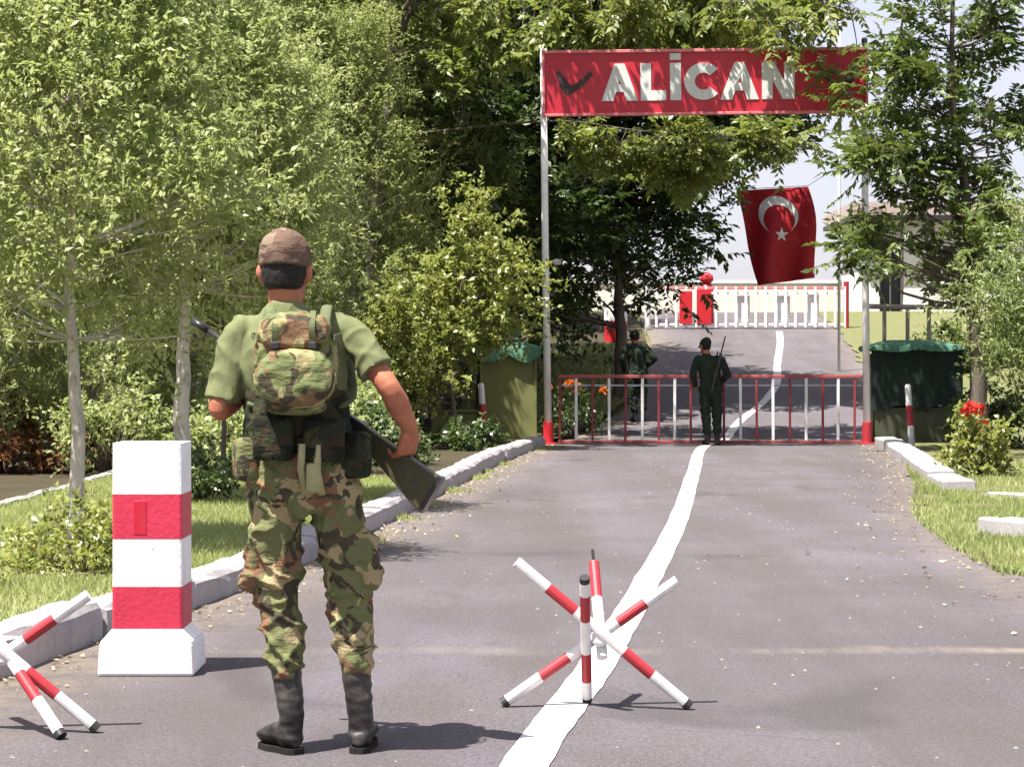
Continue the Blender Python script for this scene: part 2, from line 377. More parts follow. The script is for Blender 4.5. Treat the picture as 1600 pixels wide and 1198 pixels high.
# the profile's +w side faces left of travel, so run from far to near for the left kerb
kerb_run('kerb', [(float(eL(y)) - 0.10, y) for y in (37.6, 34, 30, 26, 22, 18.4, 15.5, 13, 11, 9, 7, 4, 1)], 1.55, 0.24, 0.17)
kerb_run('kerb', [(6.18, 38.2), (5.75, 34), (5.25, 29.6), (4.85, 26.2), (4.62, 23.7)], 1.7, 0.34, 0.16, sink=lambda y: 0.9 if y > 25 else 0.8)
kerb_run('kerb', [(4.72, 22.9), (5.3, 22.0), (6.2, 21.4)], 1.2, 0.22, 0.06)
kerb_run('kerb', [(3.72, 17.9), (4.15, 17.1), (4.5, 16.1)], 0.95, 0.30, 0.16)
kerb_run('garden_edging', [(LAWN_X, 25), (LAWN_X + 0.03, 21), (LAWN_X - 0.03, 17), (LAWN_X, 12)], 1.1, 0.10, 0.07, 0.11)

# ------------------------------------------------------------------ foliage tools
def nrm(a): return a / np.maximum(np.linalg.norm(a, axis=1, keepdims=True), 1e-9)
def leaves_mesh(name, pos, axis, nor, ln, wd, tint, fold=0.12, droop=0.12):
    axis = nrm(axis); side = nrm(np.cross(axis, nor)); nor = np.cross(side, axis)
    n = len(pos); ln = ln[:, None]; wd = wd[:, None]
    b = pos
    m1 = pos + axis * ln * 0.42 + side * wd * 0.5 + nor * wd * fold
    m2 = pos + axis * ln * 0.42 - side * wd * 0.5 + nor * wd * fold
    tip = pos + axis * ln - nor * ln * droop
    V = np.stack([b, m1, tip, m2], 1).reshape(-1, 3).astype('f')
    me = bpy.data.meshes.new(name)
    me.vertices.add(4 * n); me.vertices.foreach_set('co', V.ravel())
    me.loops.add(4 * n); me.loops.foreach_set('vertex_index', np.arange(4 * n, dtype='i'))
    me.polygons.add(n); me.polygons.foreach_set('loop_start', np.arange(0, 4 * n, 4, dtype='i'))
    at_ = me.attributes.new('tint', 'FLOAT', 'FACE'); at_.data.foreach_set('value', np.clip(tint, 0, 1).astype('f'))
    me.update(); return me
def twig_leaves(rng, st, dr, tl, per, ll, lw, mode='spiral', flut=0.55, tint0=None):
    """st,dr: twig starts and directions (n,3); tl lengths -> leaf arrays"""
    n = len(st); dr = nrm(dr)
    t = (np.arange(per)[None, :] + rng.random((n, per))) / per * 0.95 + 0.08
    sag = 0.18 * tl[:, None] * t ** 2
    P = st[:, None, :] + dr[:, None, :] * (tl[:, None] * t)[:, :, None]; P[:, :, 2] -= sag
    up = np.array([0, 0, 1.0])
    if mode == 'pinnate':
        sd = nrm(np.cross(dr, up) + rng.normal(0, 0.15, (n, 3)))
        sgn = np.where(np.arange(per) % 2 == 0, 1.0, -1.0)
        ax = sd[:, None, :] * sgn[None, :, None] + dr[:, None, :] * (0.35 + 0.9 * t[:, :, None] ** 3) + rng.normal(0, 0.18, (n, per, 3))
        ax[:, :, 2] -= 0.35
        nr = nrm(np.cross(sd, dr)); nr = nr * np.sign(nr[:, 2:3] + 1e-6)
        N = nr[:, None, :] + rng.normal(0, 0.33, (n, per, 3))
    else:
        rd = rng.normal(0, 1, (n, per, 3))
        ax = rd * 0.8 + dr[:, None, :] * 0.55; ax[:, :, 2] -= 0.25
        N = rng.normal(0, flut, (n, per, 3)) + up + np.array([-0.25, -0.35, 0])
    P = P.reshape(-1, 3); ax = ax.reshape(-1, 3); N = N.reshape(-1, 3)
    m = len(P); s = rng.normal(1, 0.2, m).clip(0.5, 1.6)
    ti = np.repeat(rng.random(n) * 0.5, per) + rng.random(m) * 0.5 if tint0 is None else np.repeat(tint0, per) + rng.random(m) * 0.4
    return P, ax, N, ll * s, lw * s, ti
def add_limb(bm, a, b, r0, r1, rng, bow=0.12, n=5, seg=4):
    a = Vector(a); b = Vector(b); L = (b - a).length
    off = Vector(rng.normal(0, 1, 3)) * L * bow; off.z = abs(off.z) * -0.4
    pts = [a.lerp(b, k / seg) + off * math.sin(math.pi * k / seg) for k in range(seg + 1)]
    add_tube(bm, pts, [r0 + (r1 - r0) * k / seg for k in range(seg + 1)], n)
def make_tree(seed, path, r0, clumps, twigs, per, tl, ll, lw, mode='spiral', up=0.3, spread=0.25, clump_dir=0.5, limb_drop=0.25, flut=0.55, wood_twigs=False, limb_r=0.35, boughs=(), zatt=0.0):
    """path: trunk polyline; clumps: list of (centre, weight). Returns trunk mesh, crown mesh"""
    rng = np.random.default_rng(seed)
    bm = bmesh.new(); sp = spline(path, 5); H = sp[-1].z - sp[0].z
    n = len(sp)
    rad = [max(0.012, r0 * (1.25 if i == 0 else 1.0) * (1 - 0.9 * (i / (n - 1)) ** 0.9)) for i in range(n)]
    sp = [p + Vector((rng.normal(0, 0.12), rng.normal(0, 0.12), 0)) * min(r0, .1) * (i > 0) for i, p in enumerate(sp)]
    add_tube(bm, sp, rad, 10)
    zs = np.array([p.z for p in sp])
    BP, BR = [], []
    for bpts, b0 in boughs:
        q = spline(bpts, 6); br_ = [b0 * (1 - 0.85 * i / (len(q) - 1)) for i in range(len(q))]
        add_tube(bm, q, br_, 7); BP += q; BR += br_
    BA = np.array([tuple(p) for p in BP]) if BP else None
    S, D, T = [], [], []
    for c, w in clumps:
        c = Vector(c)
        hz = math.hypot(c.x - sp[0].x, c.y - sp[0].y)
        zt = max(c.z - limb_drop * (0.6 * hz + 0.5), sp[0].z + 0.25 * H * 0.5)
        zt = max(zt, zatt); i = int(np.argmin(np.abs(zs - zt)))
        base, rb = sp[i], rad[i] * limb_r
        if BA is not None:
            dd = np.linalg.norm(BA - np.array(c), axis=1); j = int(np.argmin(dd))
            if dd[j] < (sp[i] - c).length: base, rb = BP[j], BR[j] * 0.5
        add_limb(bm, base, c, max(0.008, rb), 0.006, rng)
        o = np.array(c - base); o /= max(1e-6, np.linalg.norm(o))
        k = max(3, int(twigs * w))
        s = np.array(c) + rng.normal(0, spread, (k, 3)) * np.array([1, 1, 0.9])
        d = o * clump_dir + rng.normal(0, 0.75, (k, 3)) + np.array([0, 0, up])
        if wood_twigs:
            for q in range(k):
                dq = Vector(d[q]).normalized(); p0 = Vector(s[q]); p1 = p0 + dq * tl * 0.9; p1.z -= 0.12 * tl
                add_tube(bm, [p0, p1], [0.006, 0.003], 3)
                if q % 2 == 0: add_tube(bm, [c, p0], [0.008, 0.006], 3)
        S.append(s); D.append(d); T.append(np.full(k, rng.random() * 0.25) + rng.random(k) * 0.3)
    S = np.concatenate(S); D = np.concatenate(D); T = np.concatenate(T)
    L = rng.normal(tl, tl * 0.25, len(S)).clip(tl * 0.4)
    P, ax, N, l, w, ti = twig_leaves(rng, S, D, L, per, ll, lw, mode, flut, T)
    return bm_mesh('trunk', bm), leaves_mesh('crown', P, ax, N, l, w, ti)
def place_tree(name, meshes, loc, label, leafm, barkm, rz=0.0, sc=1.0, group=None, cat='tree'):
    t = thing(name, label, cat, loc, rz, group); t.scale = (sc, sc, sc)
    a = link('trunk', meshes[0], t, barkm, True); b = link('crown', meshes[1], t, leafm)
    for o, m in ((a, barkm), (b, leafm)):
        if o.data.materials[0] != m: o.material_slots[0].link = 'OBJECT'; o.material_slots[0].material = m
    return t
def column_clumps(rng, n, z0, z1, r, topr=0.35):
    out = []
    for k in range(n):
        t = rng.random() ** 0.85; z = z0 + (z1 - z0) * t
        rr = r * (0.55 + 0.45 * math.sin(min(1, t * 1.6 + 0.25) * math.pi * 0.6)) * (1 - (1 - topr) * max(0, t - 0.5) / 0.5)
        a = rng.random() * 2 * math.pi; q = rr * (0.35 + 0.65 * math.sqrt(rng.random()))
        out.append(((q * math.cos(a), q * math.sin(a), z), 0.6 + 0.8 * rng.random()))
    return out
def ball_clumps(rng, n, c, rad, shell=0.55, zmin=None):
    out = []
    while len(out) < n:
        d = rng.normal(0, 1, 3); d /= np.linalg.norm(d)
        q = shell + (1 - shell) * rng.random()
        p = np.array(c) + d * np.array(rad) * q
        if zmin is not None and p[2] < zmin: continue
        out.append((tuple(p), 0.6 + 0.8 * rng.random()))
    return out

# ------------------------------------------------------------------ trees
rg = np.random.default_rng(21)
near_pop = [make_tree(31, [(0, 0, -0.1), (0.02, 0.0, 0.8), (-0.03, 0.02, 1.8), (0.04, 0, 3.0), (0, 0, 4.2)], 0.062,
                      column_clumps(rg, 190, 1.35, 4.15, 1.05), 17, 17, 0.40, 0.056, 0.025, up=0.6, spread=0.16, zatt=1.45, limb_r=0.22),
            make_tree(32, [(0, 0, -0.1), (-0.02, 0.0, 0.9), (0.02, 0.02, 1.9), (-0.05, 0, 3.2), (0.03, 0, 4.7)], 0.092,
                      column_clumps(rg, 220, 1.7, 4.65, 1.15), 17, 17, 0.42, 0.060, 0.027, up=0.6, spread=0.18, zatt=1.8, limb_r=0.22)]
pop = []
for s in range(3):
    pop.append(make_tree(40 + s, [(0, 0, -0.1), (0.05, 0.05, 1.5), (-0.08, 0, 4), (0.05, -0.05, 7), (0, 0, 9.6)], 0.11,
                         column_clumps(rg, 300, 0.7, 9.4, 1.65), 15, 16, 0.6, 0.088, 0.042, up=0.65, spread=0.22, clump_dir=0.4, limb_drop=0.9))
backp = []
for s in range(2):
    backp.append(make_tree(50 + s, [(0, 0, -0.1), (0.05, 0.05, 2), (-0.08, 0, 5), (0, 0, 10.5)], 0.16,
                           column_clumps(rg, 100, 0.3, 10.5, 2.3), 12, 14, 0.8, 0.15, 0.085, up=0.4, spread=0.35, clump_dir=0.4, limb_drop=0.8))
G0 = float(0.1)
def on(x, y, dz=0.06): return (x, y, float(gz(y)) + dz)
place_tree('poplar_tree', near_pop[0], on(-2.95, 15.5, 0.12), 'slim pale-barked young tree growing left of the striped pillar', M['leaf_poplar'], M['bark_pale'])
place_tree('poplar_tree', near_pop[1], on(-2.93, 20.6, 0.12), 'pale-barked tree with trunk directly behind right edge of the striped pillar', M['leaf_poplar'], M['bark_pale'], 0.7)
sap = make_tree(36, [(0, 0, -0.1), (0.02, 0, 0.6), (0.0, 0.02, 1.3), (0.05, 0, 2.6)], 0.034, column_clumps(rg, 22, 1.2, 2.6, 0.5), 10, 13, 0.35, 0.075, 0.036, up=0.35, spread=0.14)
place_tree('sapling', sap, on(-2.72, 21.6, 0.12), 'thin dark-stemmed sapling between pale trunk and nearer soldier', M['leaf_poplar'], M['bark_dark'])
spots = [(-6.3, 27.0, 0, 0.3, 0.46), (-5.0, 27.8, 1, 2.1, 0.50), (-3.9, 28.6, 2, 4.0, 0.46), (-7.2, 31.0, 2, 1.2, 0.66), (-5.8, 32.2, 0, 3.3, 0.64), (-4.5, 32.8, 1, 5.1, 0.66), (-3.2, 33.2, 0, 0.9, 0.58),
         (-8.4, 35.0, 1, 2.9, 0.86), (-6.8, 36.0, 2, 5.8, 0.84), (-5.3, 36.6, 0, 1.7, 0.88), (-3.9, 36.6, 2, 0.4, 0.82), (-2.6, 37.2, 1, 2.2, 0.72),
         (-9.4, 39.5, 0, 4.4, 1.08), (-7.6, 40.5, 1, 0.2, 1.1), (-5.9, 41, 2, 3.7, 1.1), (-4.3, 41.5, 0, 2.6, 1.08), (-3.0, 42.3, 1, 3.9, 1.05), (-1.7, 44.2, 2, 1.9, 1.0)]
for x, y, k, rz, sc in spots:
    lb, gr = (('young poplar in the low front row of the stand behind the lawn', 'front row poplars behind the lawn') if sc < 0.55 else ('medium poplar in the middle rows of the leafy stand', 'middle row poplars of the stand') if sc < 0.95 else ('tall poplar in the rearmost row of the leafy stand', 'rear row poplars of the stand'))
    place_tree('poplar_tree', pop[k], on(x, y), lb, M['leaf_poplar'], M['bark_pale'], rz, sc, gr)
for i, (x, y, rz, sc) in enumerate([(-11, 42, 0.2, 1), (-8, 45, 1.2, 1.05), (-5.4, 46, 2.7, 1.0), (-2.6, 47.5, 4.1, 1), (-0.2, 53, 0.9, 1.05), (-4.2, 54, 3.3, 1.1), (-9, 55, 5.0, 1.1), (-13, 50, 2.2, 1.1), (-0.5, 61, 1.1, 1.0), (-5, 63, 4.4, 1.1), (-11, 64, 3.0, 1.1), (-17, 60, 0.6, 1.1)]):
    place_tree('broadleaf_tree', backp[i % 2], on(x, y), 'broad dark tree in the wood far behind the poplars', M['leaf_dark'], M['bark_dark'], rz, sc, 'trees of the wood behind')

# big dark walnut behind the gate: lit top fringe, dark underside
wr = np.random.default_rng(5)
wc = ball_clumps(wr, 330, (0.8, -0.2, 6.6), (3.5, 2.8, 4.2), 0.35, 2.0) + [((x, -1.6 + wr.normal(0, .4), z), 1.0) for x, z in
      [(2.2, 5.0), (3.0, 5.6), (3.3, 5.8), (1.9, 5.0), (1.3, 5.2), (0.6, 5.1), (1.6, 4.6), (-0.4, 5.4), (2.9, 6.0), (3.5, 6.2), (2.2, 5.8)]] \
     + [((x, wr.normal(-0.5, .7), z), 1.0) for x, z in [(0.2, 2.2), (0.7, 2.5), (1.2, 2.9), (1.6, 3.3), (-0.6, 2.3), (-1.2, 2.1), (-1.8, 2.2), (0.0, 3.0), (-1.0, 3.0), (1.1, 3.6), (-2.4, 2.6)]]
def clear_of_flag(cl, ox, oy, oz=None):
    out = []
    for c, w in cl:
        Y = c[1] + oy; Z = c[2] + (float(gz(oy)) if oz is None else oz); px = 800 + (c[0] + ox) * FPX / Y; py = HOR - (Z - EYE) * FPX / Y
        if (px > 1105 and py > 235 + max(0, 1150 - px) * 1.2) or px > 1262: continue
        out.append((c, w))
    return out
wc = clear_of_flag(wc, 2.2, 47)
dark1 = make_tree(61, [(0, 0, -0.2), (0.03, 0, 1.0), (-0.02, 0.05, 2.4), (0.15, 0, 4.5), (0.5, 0, 8.5)], 0.17, wc, 13, 12, 0.5, 0.17, 0.075, 'pinnate', up=0.1, spread=0.3, clump_dir=0.7, limb_drop=0.5)
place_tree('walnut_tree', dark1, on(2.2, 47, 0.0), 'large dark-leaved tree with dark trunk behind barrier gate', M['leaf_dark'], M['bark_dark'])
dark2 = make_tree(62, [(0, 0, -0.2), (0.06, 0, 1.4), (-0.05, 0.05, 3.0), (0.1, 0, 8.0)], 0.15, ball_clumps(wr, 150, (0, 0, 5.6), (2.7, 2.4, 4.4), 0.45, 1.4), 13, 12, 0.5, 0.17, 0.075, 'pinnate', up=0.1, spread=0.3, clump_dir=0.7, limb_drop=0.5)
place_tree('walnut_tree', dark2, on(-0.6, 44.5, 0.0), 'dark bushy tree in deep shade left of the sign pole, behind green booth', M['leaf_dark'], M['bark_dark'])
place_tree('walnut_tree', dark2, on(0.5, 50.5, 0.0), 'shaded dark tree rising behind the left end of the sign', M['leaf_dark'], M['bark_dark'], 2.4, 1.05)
# small light bush tree in front of the booth
br = np.random.default_rng(9)
bc = ball_clumps(br, 60, (-0.55, 0, 1.6), (1.15, 1.0, 0.95), 0.5) + ball_clumps(br, 40, (0.45, 0.1, 2.55), (0.85, 0.8, 1.05), 0.5) + [((0.25, 0, 3.75), 1.0), ((0.15, 0.1, 3.5), 1.0), ((0.4, 0, 3.4), 1.2)]
bush = make_tree(71, [(0, 0, -0.2), (0.05, 0, 0.5), (0.0, 0, 1.4), (0.3, 0, 3.3)], 0.07, bc, 12, 13, 0.36, 0.095, 0.052, up=0.25, spread=0.2)
place_tree('small_tree', bush, on(-0.95, 35.6, 0.05), 'low yellow-green bushy tree leaning beside the green booth', M['leaf_bush'], M['bark_dark'])

# right-hand tree by the right booth, with the branch that hangs over the sign
rr = np.random.default_rng(13)
rc = []
def spray(px, py, y, n, sx, sz, w=1.0, sy=0.35):
    c = at(px, py, y)
    for k in range(n): rc.append(((c.x - 7.1 + rr.normal(0, sx), c.y - 35 + rr.normal(0, sy), c.z + rr.normal(0, sz)), w * (0.6 + 0.7 * rr.random())))
spray(1350, 262, 35, 6, 0.16, 0.10); spray(1400, 235, 34.8, 8, 0.2, 0.14); spray(1370, 350, 34.6, 6, 0.14, 0.14); spray(1345, 395, 34.5, 4, 0.12, 0.08)
spray(1440, 290, 35, 9, 0.2, 0.22); spray(1440, 150, 35, 10, 0.22, 0.3); spray(1450, 60, 35, 9, 0.25, 0.3); spray(1410, 120, 35, 4, .12, .2)
spray(1540, 60, 35.2, 14, 0.35, 0.4); spray(1570, 200, 35.4, 12, 0.3, 0.4); spray(1500, 390, 35.2, 8, 0.22, 0.2); spray(1560, 330, 35.2, 10, 0.3, 0.3); spray(1470, 430, 36.4, 5, 0.2, 0.1)
spray(1600, 450, 36, 8, 0.3, 0.3); spray(1480, 220, 35, 8, .2, .3)
for k in range(60):                              # crown above the frame
    a = rr.random() * 6.28; q = 2.6 * math.sqrt(rr.random()); rc.append(((q * math.cos(a) + 0.9, q * math.sin(a) + 0.6, 7.8 + 3.0 * rr.random()), 1.0))
tr = make_tree(81, [(0, 0, -0.2), (-0.02, 0, 1.0), (-0.10, 0, 2.2), (-0.22, 0, 4.0), (-0.42, 0, 5.4), (-0.3, 0.1, 9.5)], 0.165, rc, 9, 13, 0.42, 0.15, 0.062, 'pinnate', up=0.0, spread=0.14, clump_dir=0.8, limb_drop=0.35, wood_twigs=True)
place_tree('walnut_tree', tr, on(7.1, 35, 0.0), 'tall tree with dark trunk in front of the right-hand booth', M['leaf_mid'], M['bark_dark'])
# overhanging tree: stands left of the road behind the small tree, bough reaches over the sign
rc = []; OVX, OVY = -2.4, 39.6
def spray2(px, py, y, n, sx, sz, w=1.0, sy=0.3):
    c = at(px, py, y)
    for k in range(n): rc.append(((c.x - OVX + rr.normal(0, sx), c.y - OVY + rr.normal(0, sy), c.z + rr.normal(0, sz)), w * (0.6 + 0.7 * rr.random())))
for px, py, n, yy in [(870, 30, 5, 39.6), (930, 40, 6, 39.4), (990, 40, 6, 39.2), (1050, 40, 7, 39.2), (1110, 35, 6, 39), (1150, 30, 5, 38.9), (1200, 48, 2, 37.4), (1240, 52, 2, 37.3), (1255, 22, 4, 37.3), (1300, 5, 4, 37.4), (900, -5, 5, 39.2), (1000, -10, 6, 39), (1100, -20, 7, 38.8), (1200, -10, 7, 38.2), (1270, -25, 6, 37.6), (1336, 125, 2, 37.1), (1330, 145, 1, 37.1), (1334, 160, 1, 37.1), (900, 205, 3, 41), (950, 215, 4, 41), (1000, 220, 5, 41), (1050, 215, 5, 41), (1100, 225, 5, 41), (1150, 215, 5, 41), (1195, 215, 5, 41), (1225, 225, 3, 41), (1060, 260, 4, 41), (1110, 262, 3, 41), (1150, 240, 3, 41), (1030, 250, 3, 41), (780, 60, 6, 40), (720, 110, 6, 40.5), (760, 10, 6, 40), (690, 30, 6, 41)]:
    spray2(px, py, yy, n, 0.17, 0.13 if py < 60 else 0.08)
for k in range(34):
    a = rr.random() * 6.28; q = 1.3 * math.sqrt(rr.random()); rc.append(((q * math.cos(a) - 0.2, q * math.sin(a) + 1.2, 6.8 + 3.0 * rr.random()), 1.0))
for k in range(46):                              # unseen bough added above the frame to shade the middle of the gate
    rc.append(((rr.uniform(-1.7, 2.4) - OVX, rr.uniform(35.3, 37.4) - OVY, rr.uniform(7.9, 8.9)), 1.2))
def lo(px, py, y): c = at(px, py, y); return (c.x - OVX, c.y - OVY, c.z)
OVB = [([(0.2, -0.3, 4.6), lo(640, 20, 41), lo(800, -40, 40), lo(1000, -60, 39.2), lo(1160, -20, 38.2), lo(1290, 20, 37.4)], 0.07), ([lo(1000, -60, 39.2), lo(1120, -70, 38.3), lo(1290, -40, 37.4), lo(1335, 50, 37.1), lo(1334, 130, 37.1)], 0.025), ([lo(1100, -30, 38.7), lo(1180, 10, 37.6), lo(1230, 80, 37.2)], 0.02), ([(0.3, -0.3, 6.0), (0.8, -1.8, 7.4), (2.4, -2.9, 8.1), (4.6, -3.3, 8.3)], 0.06), ([(0.2, -0.2, 5.2), lo(860, 190, 41.2), lo(1000, 205, 41.2), lo(1130, 215, 41.2), lo(1230, 250, 41.1)], 0.022)]
ov = make_tree(82, [(0, 0, -0.2), (0.05, 0, 1.5), (0.0, -0.2, 3.5), (0.3, -0.3, 6.0), (0.1, 0.6, 9.6)], 0.15, rc, 9, 12, 0.42, 0.16, 0.07, 'pinnate', up=0.0, spread=0.16, clump_dir=0.8, limb_drop=0.15, wood_twigs=True, boughs=OVB)
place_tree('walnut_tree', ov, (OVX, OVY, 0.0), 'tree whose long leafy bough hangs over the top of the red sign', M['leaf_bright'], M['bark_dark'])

# fine-leaved tree at the right edge
fr = np.random.default_rng(17)
fc = ball_clumps(fr, 150, (0.85, 0, 2.3), (1.6, 1.4, 1.75), 0.4, 0.8)
fine = make_tree(91, [(0.9, 0, -0.2), (0.9, 0, 1.0), (0.95, 0, 2.2), (0.9, 0, 4.0)], 0.08, fc, 13, 15, 0.5, 0.085, 0.026, up=0.0, spread=0.25, clump_dir=0.9)
place_tree('willow_tree', fine, on(7.15, 32, 0.03), 'pale fine-leaved small tree at the right edge beside the dark trunk', M['leaf_fine'], M['bark_dark'])
for i, (x, y, rz, sc) in enumerate([(12.0, 41, 0.3, 0.75), (15, 46, 2.0, 0.9), (19, 52, 1.0, 1.0)]):
    place_tree('broadleaf_tree', backp[i % 2], on(x, y, 0.0), ['dark broad tree behind the right-hand booth, nearest the right edge', 'broad tree beyond the right edge of the frame behind the booth', 'farthest broad tree beyond the right edge'][i], M['leaf_dark'], M['bark_dark'], rz, sc)

# ------------------------------------------------------------------ shrubs and plants
def shrub(name, seed, loc, rad, n, label, leafm, ll, lw, mode='spiral', cat='shrub', group=None, tw=9, per=10, tl=0.22, barkm=None):
    rng = np.random.default_rng(seed); bm = bmesh.new(); S = []; D = []
    for k in range(n):
        d = rng.normal(0, 1, 3); d[2] = abs(d[2]); d /= np.linalg.norm(d)
        c = d * np.array(rad) * (0.45 + 0.5 * rng.random()) + np.array([0, 0, 0.05])
        add_tube(bm, [(c[0] * 0.1, c[1] * 0.1, -0.05), (c[0] * 0.5, c[1] * 0.5, c[2] * 0.6), tuple(c)], [0.012, 0.008, 0.004], 4)
        S.append(c + rng.normal(0, 0.06, (tw, 3))); D.append(d * 0.7 + rng.normal(0, 0.6, (tw, 3)) + np.array([0, 0, 0.3]))
    S = np.concatenate(S); D = np.concatenate(D)
    P, ax, N, l, w, ti = twig_leaves(rng, S, D, rng.normal(tl, tl * .2, len(S)).clip(0.05), per, ll, lw, mode)
    k = P[:, 2] > 0.0
    t = thing(name, label, cat, loc, 0, group)
    link('stem', bm_mesh('stem', bm), t, barkm or M['bark_dark'], True)
    link('foliage', leaves_mesh('foliage', P[k], ax[k], N[k], l[k], w[k], ti[k]), t, leafm)
    return t
shrub('leafy_plant', 101, on(-2.55, 13.6, 0.1), (0.42, 0.3, 0.34), 20, 'light green leafy plant on lawn edge left of the pillar', M['leaf_bush'], 0.05, 0.026, cat='plant')
shrub('leafy_plant', 102, on(-3.15, 12.6, 0.1), (0.35, 0.3, 0.2), 14, 'low green plant by the kerb at the left edge', M['leaf_bush'], 0.05, 0.026, cat='plant')
shrub('leafy_plant', 103, on(-2.75, 20.2, 0.1), (0.22, 0.2, 0.5), 16, 'dark upright plant at foot of the pale trunk behind the pillar', M['leaf_dark'], 0.06, 0.03, cat='plant')
shrub('dry_shrub', 104, on(-6.0, 27.0, 0.05), (0.8, 0.6, 0.95), 30, 'rust-brown dry shrub at the far left under the trees', M['leaf_rust'], 0.08, 0.04)
shrub('dry_shrub', 105, on(-5.0, 27.2, 0.05), (0.55, 0.5, 0.75), 18, 'smaller rusty shrub beside the left pale trunk', M['leaf_rust'], 0.08, 0.04)
shrub('dark_shrub', 106, on(-1.7, 29.5, 0.05), (0.7, 0.6, 0.6), 30, 'low dark shrub on the bank behind the soldier with backpack', M['leaf_dark'], 0.08, 0.04)
shrub('dark_shrub', 107, on(-0.75, 34.2, 0.05), (0.6, 0.5, 0.35), 22, 'ground-hugging dark shrub in front of the green booth', M['leaf_dark'], 0.08, 0.045)
shrub('dark_shrub', 108, on(-3.4, 27.0, 0.05), (0.9, 0.6, 0.8), 34, 'shaded dark shrub at the back edge of the lawn', M['leaf_dark'], 0.09, 0.045)
for k, (x, y, h) in enumerate([(-6.9, 25.9, 1.3), (-4.6, 26.3, 1.25), (-3.2, 25.9, 1.0), (-2.3, 27.2, 1.2), (-2.0, 31.0, 1.3)]):
    shrub('leafy_shrub', 140 + k, on(x, y, 0.05), (0.75, 0.5, h), 34, ['pale green shrub at the left edge under the trees', 'pale green shrub behind the left pale trunk', 'pale green shrub behind the striped pillar', 'pale green shrub seen beside the elbow of the nearer soldier', 'pale green shrub right of the nearer soldier, under the low tree'][k], M['leaf_poplar'], 0.07, 0.034, tl=0.3)
for k, (x, y, h, r_) in enumerate([(9.9, 52.0, 1.0, 0.9), (11.6, 53.0, 1.3, 1.1), (13.4, 52.5, 1.5, 1.2)]):
    shrub('verge_shrub', 160 + k, on(x, y, 0.03), (r_, 0.7, h), 40, ['low green shrub beyond the gate behind the right white pole', 'round green shrub behind the pole frame of the dark booth', 'large green shrub beyond the dark booth near the right edge'][k], M['leaf_mid'], 0.11, 0.055, tl=0.3)
rose = shrub('rose_bush', 109, on(5.45, 27.0, 0.03), (0.42, 0.35, 0.75), 26, 'leafy rose bush with red blooms on the right verge', M['leaf_bush'], 0.07, 0.04, tl=0.2)
def bloom(parent, p, r, m, seed, name='flower'):
    rng = np.random.default_rng(seed); n = 26
    d = nrm(rng.normal(0, 1, (n, 3)) + np.array([0, 0, 0.5])); P = np.array(p) + d * r * 0.3
    o = link(name, leaves_mesh(name, P, d + rng.normal(0, .3, (n, 3)), rng.normal(0, 1, (n, 3)), np.full(n, r), np.full(n, r * 0.9), rng.random(n), 0.2, 0.2), parent, m)
for k, (dx, dz, r) in enumerate([(-0.12, 0.80, 0.075), (-0.03, 0.77, 0.07), (-0.2, 0.74, 0.06), (0.05, 0.62, 0.035)]):
    bloom(rose, (dx, -0.25, dz), r, M['petal'], 200 + k)
fl = shrub('flower_clump', 110, on(1.05, 40.6, 0.02), (0.55, 0.3, 0.95), 16, 'clump of orange flowers behind the left end of the gate', M['leaf_dark'], 0.07, 0.035, cat='plant')
for k in range(9): bloom(fl, (R.normal(0.1, 0.28), -0.25, 0.95 + R.normal(0, 0.05)), 0.07, M['petal_o'], 220 + k)
for k, (x, y, rx, rz_) in enumerate([(6.3, 25.0, 0.4, 0.2), (7.0, 26.5, 0.6, 0.4), (8.2, 29.0, 0.7, 0.5)]):
    shrub('leafy_plant', 120 + k, on(x, y, 0.03), (rx, 0.35, rz_), 16, ['low bright plant on verge right of the rose bush', 'wider bright plant behind the rose bush at right edge', 'tall bright plant beyond the right edge of the verge'][k], M['leaf_bush'], 0.065, 0.035, cat='plant')
for k, (x, y) in enumerate([(7.6, 36.5), (8.6, 35.6), (9.6, 37.0)]):
    shrub('dark_shrub', 130 + k, on(x, y, 0.02), (0.8, 0.6, 1.15), 30, ['dark shrub directly behind the right-hand trunk', 'dark shrub filling the gap under the fine-leaved tree', 'dark shrub farthest right beyond the booth'][k], M['leaf_dark'], 0.09, 0.045)

def grass(name, n, sampler, hmin, hmax, label, z0, mat, wid=0.006, tintfn=None):
    P = sampler(n); n = len(P)
    h = R.uniform(hmin, hmax, n); a = R.random(n) * 6.283
    s = np.stack([np.cos(a), np.sin(a), np.zeros(n)], 1) * wid
    lean = np.stack([R.normal(0, 0.45, n), R.normal(0, 0.45, n), np.ones(n)], 1) * h[:, None]
    V = np.stack([P - s, P + s, P + lean], 1).reshape(-1, 3).astype('f')
    me = bpy.data.meshes.new(name); me.vertices.add(3 * n); me.vertices.foreach_set('co', V.ravel())
    me.loops.add(3 * n); me.loops.foreach_set('vertex_index', np.arange(3 * n, dtype='i'))
    me.polygons.add(n); me.polygons.foreach_set('loop_start', np.arange(0, 3 * n, 3, dtype='i'))
    ti = np.array([0.5 + 0.55 * mnoise.noise(Vector((p[0] * 0.8, p[1] * 0.5, 1.0))) for p in P]) * 0.6 + R.random(n) * 0.4
    at_ = me.attributes.new('tint', 'FLOAT', 'FACE'); at_.data.foreach_set('value', np.clip(ti, 0, 1).astype('f')); me.update()
    return stuff(link(name, me, None, mat), label, 'grass')
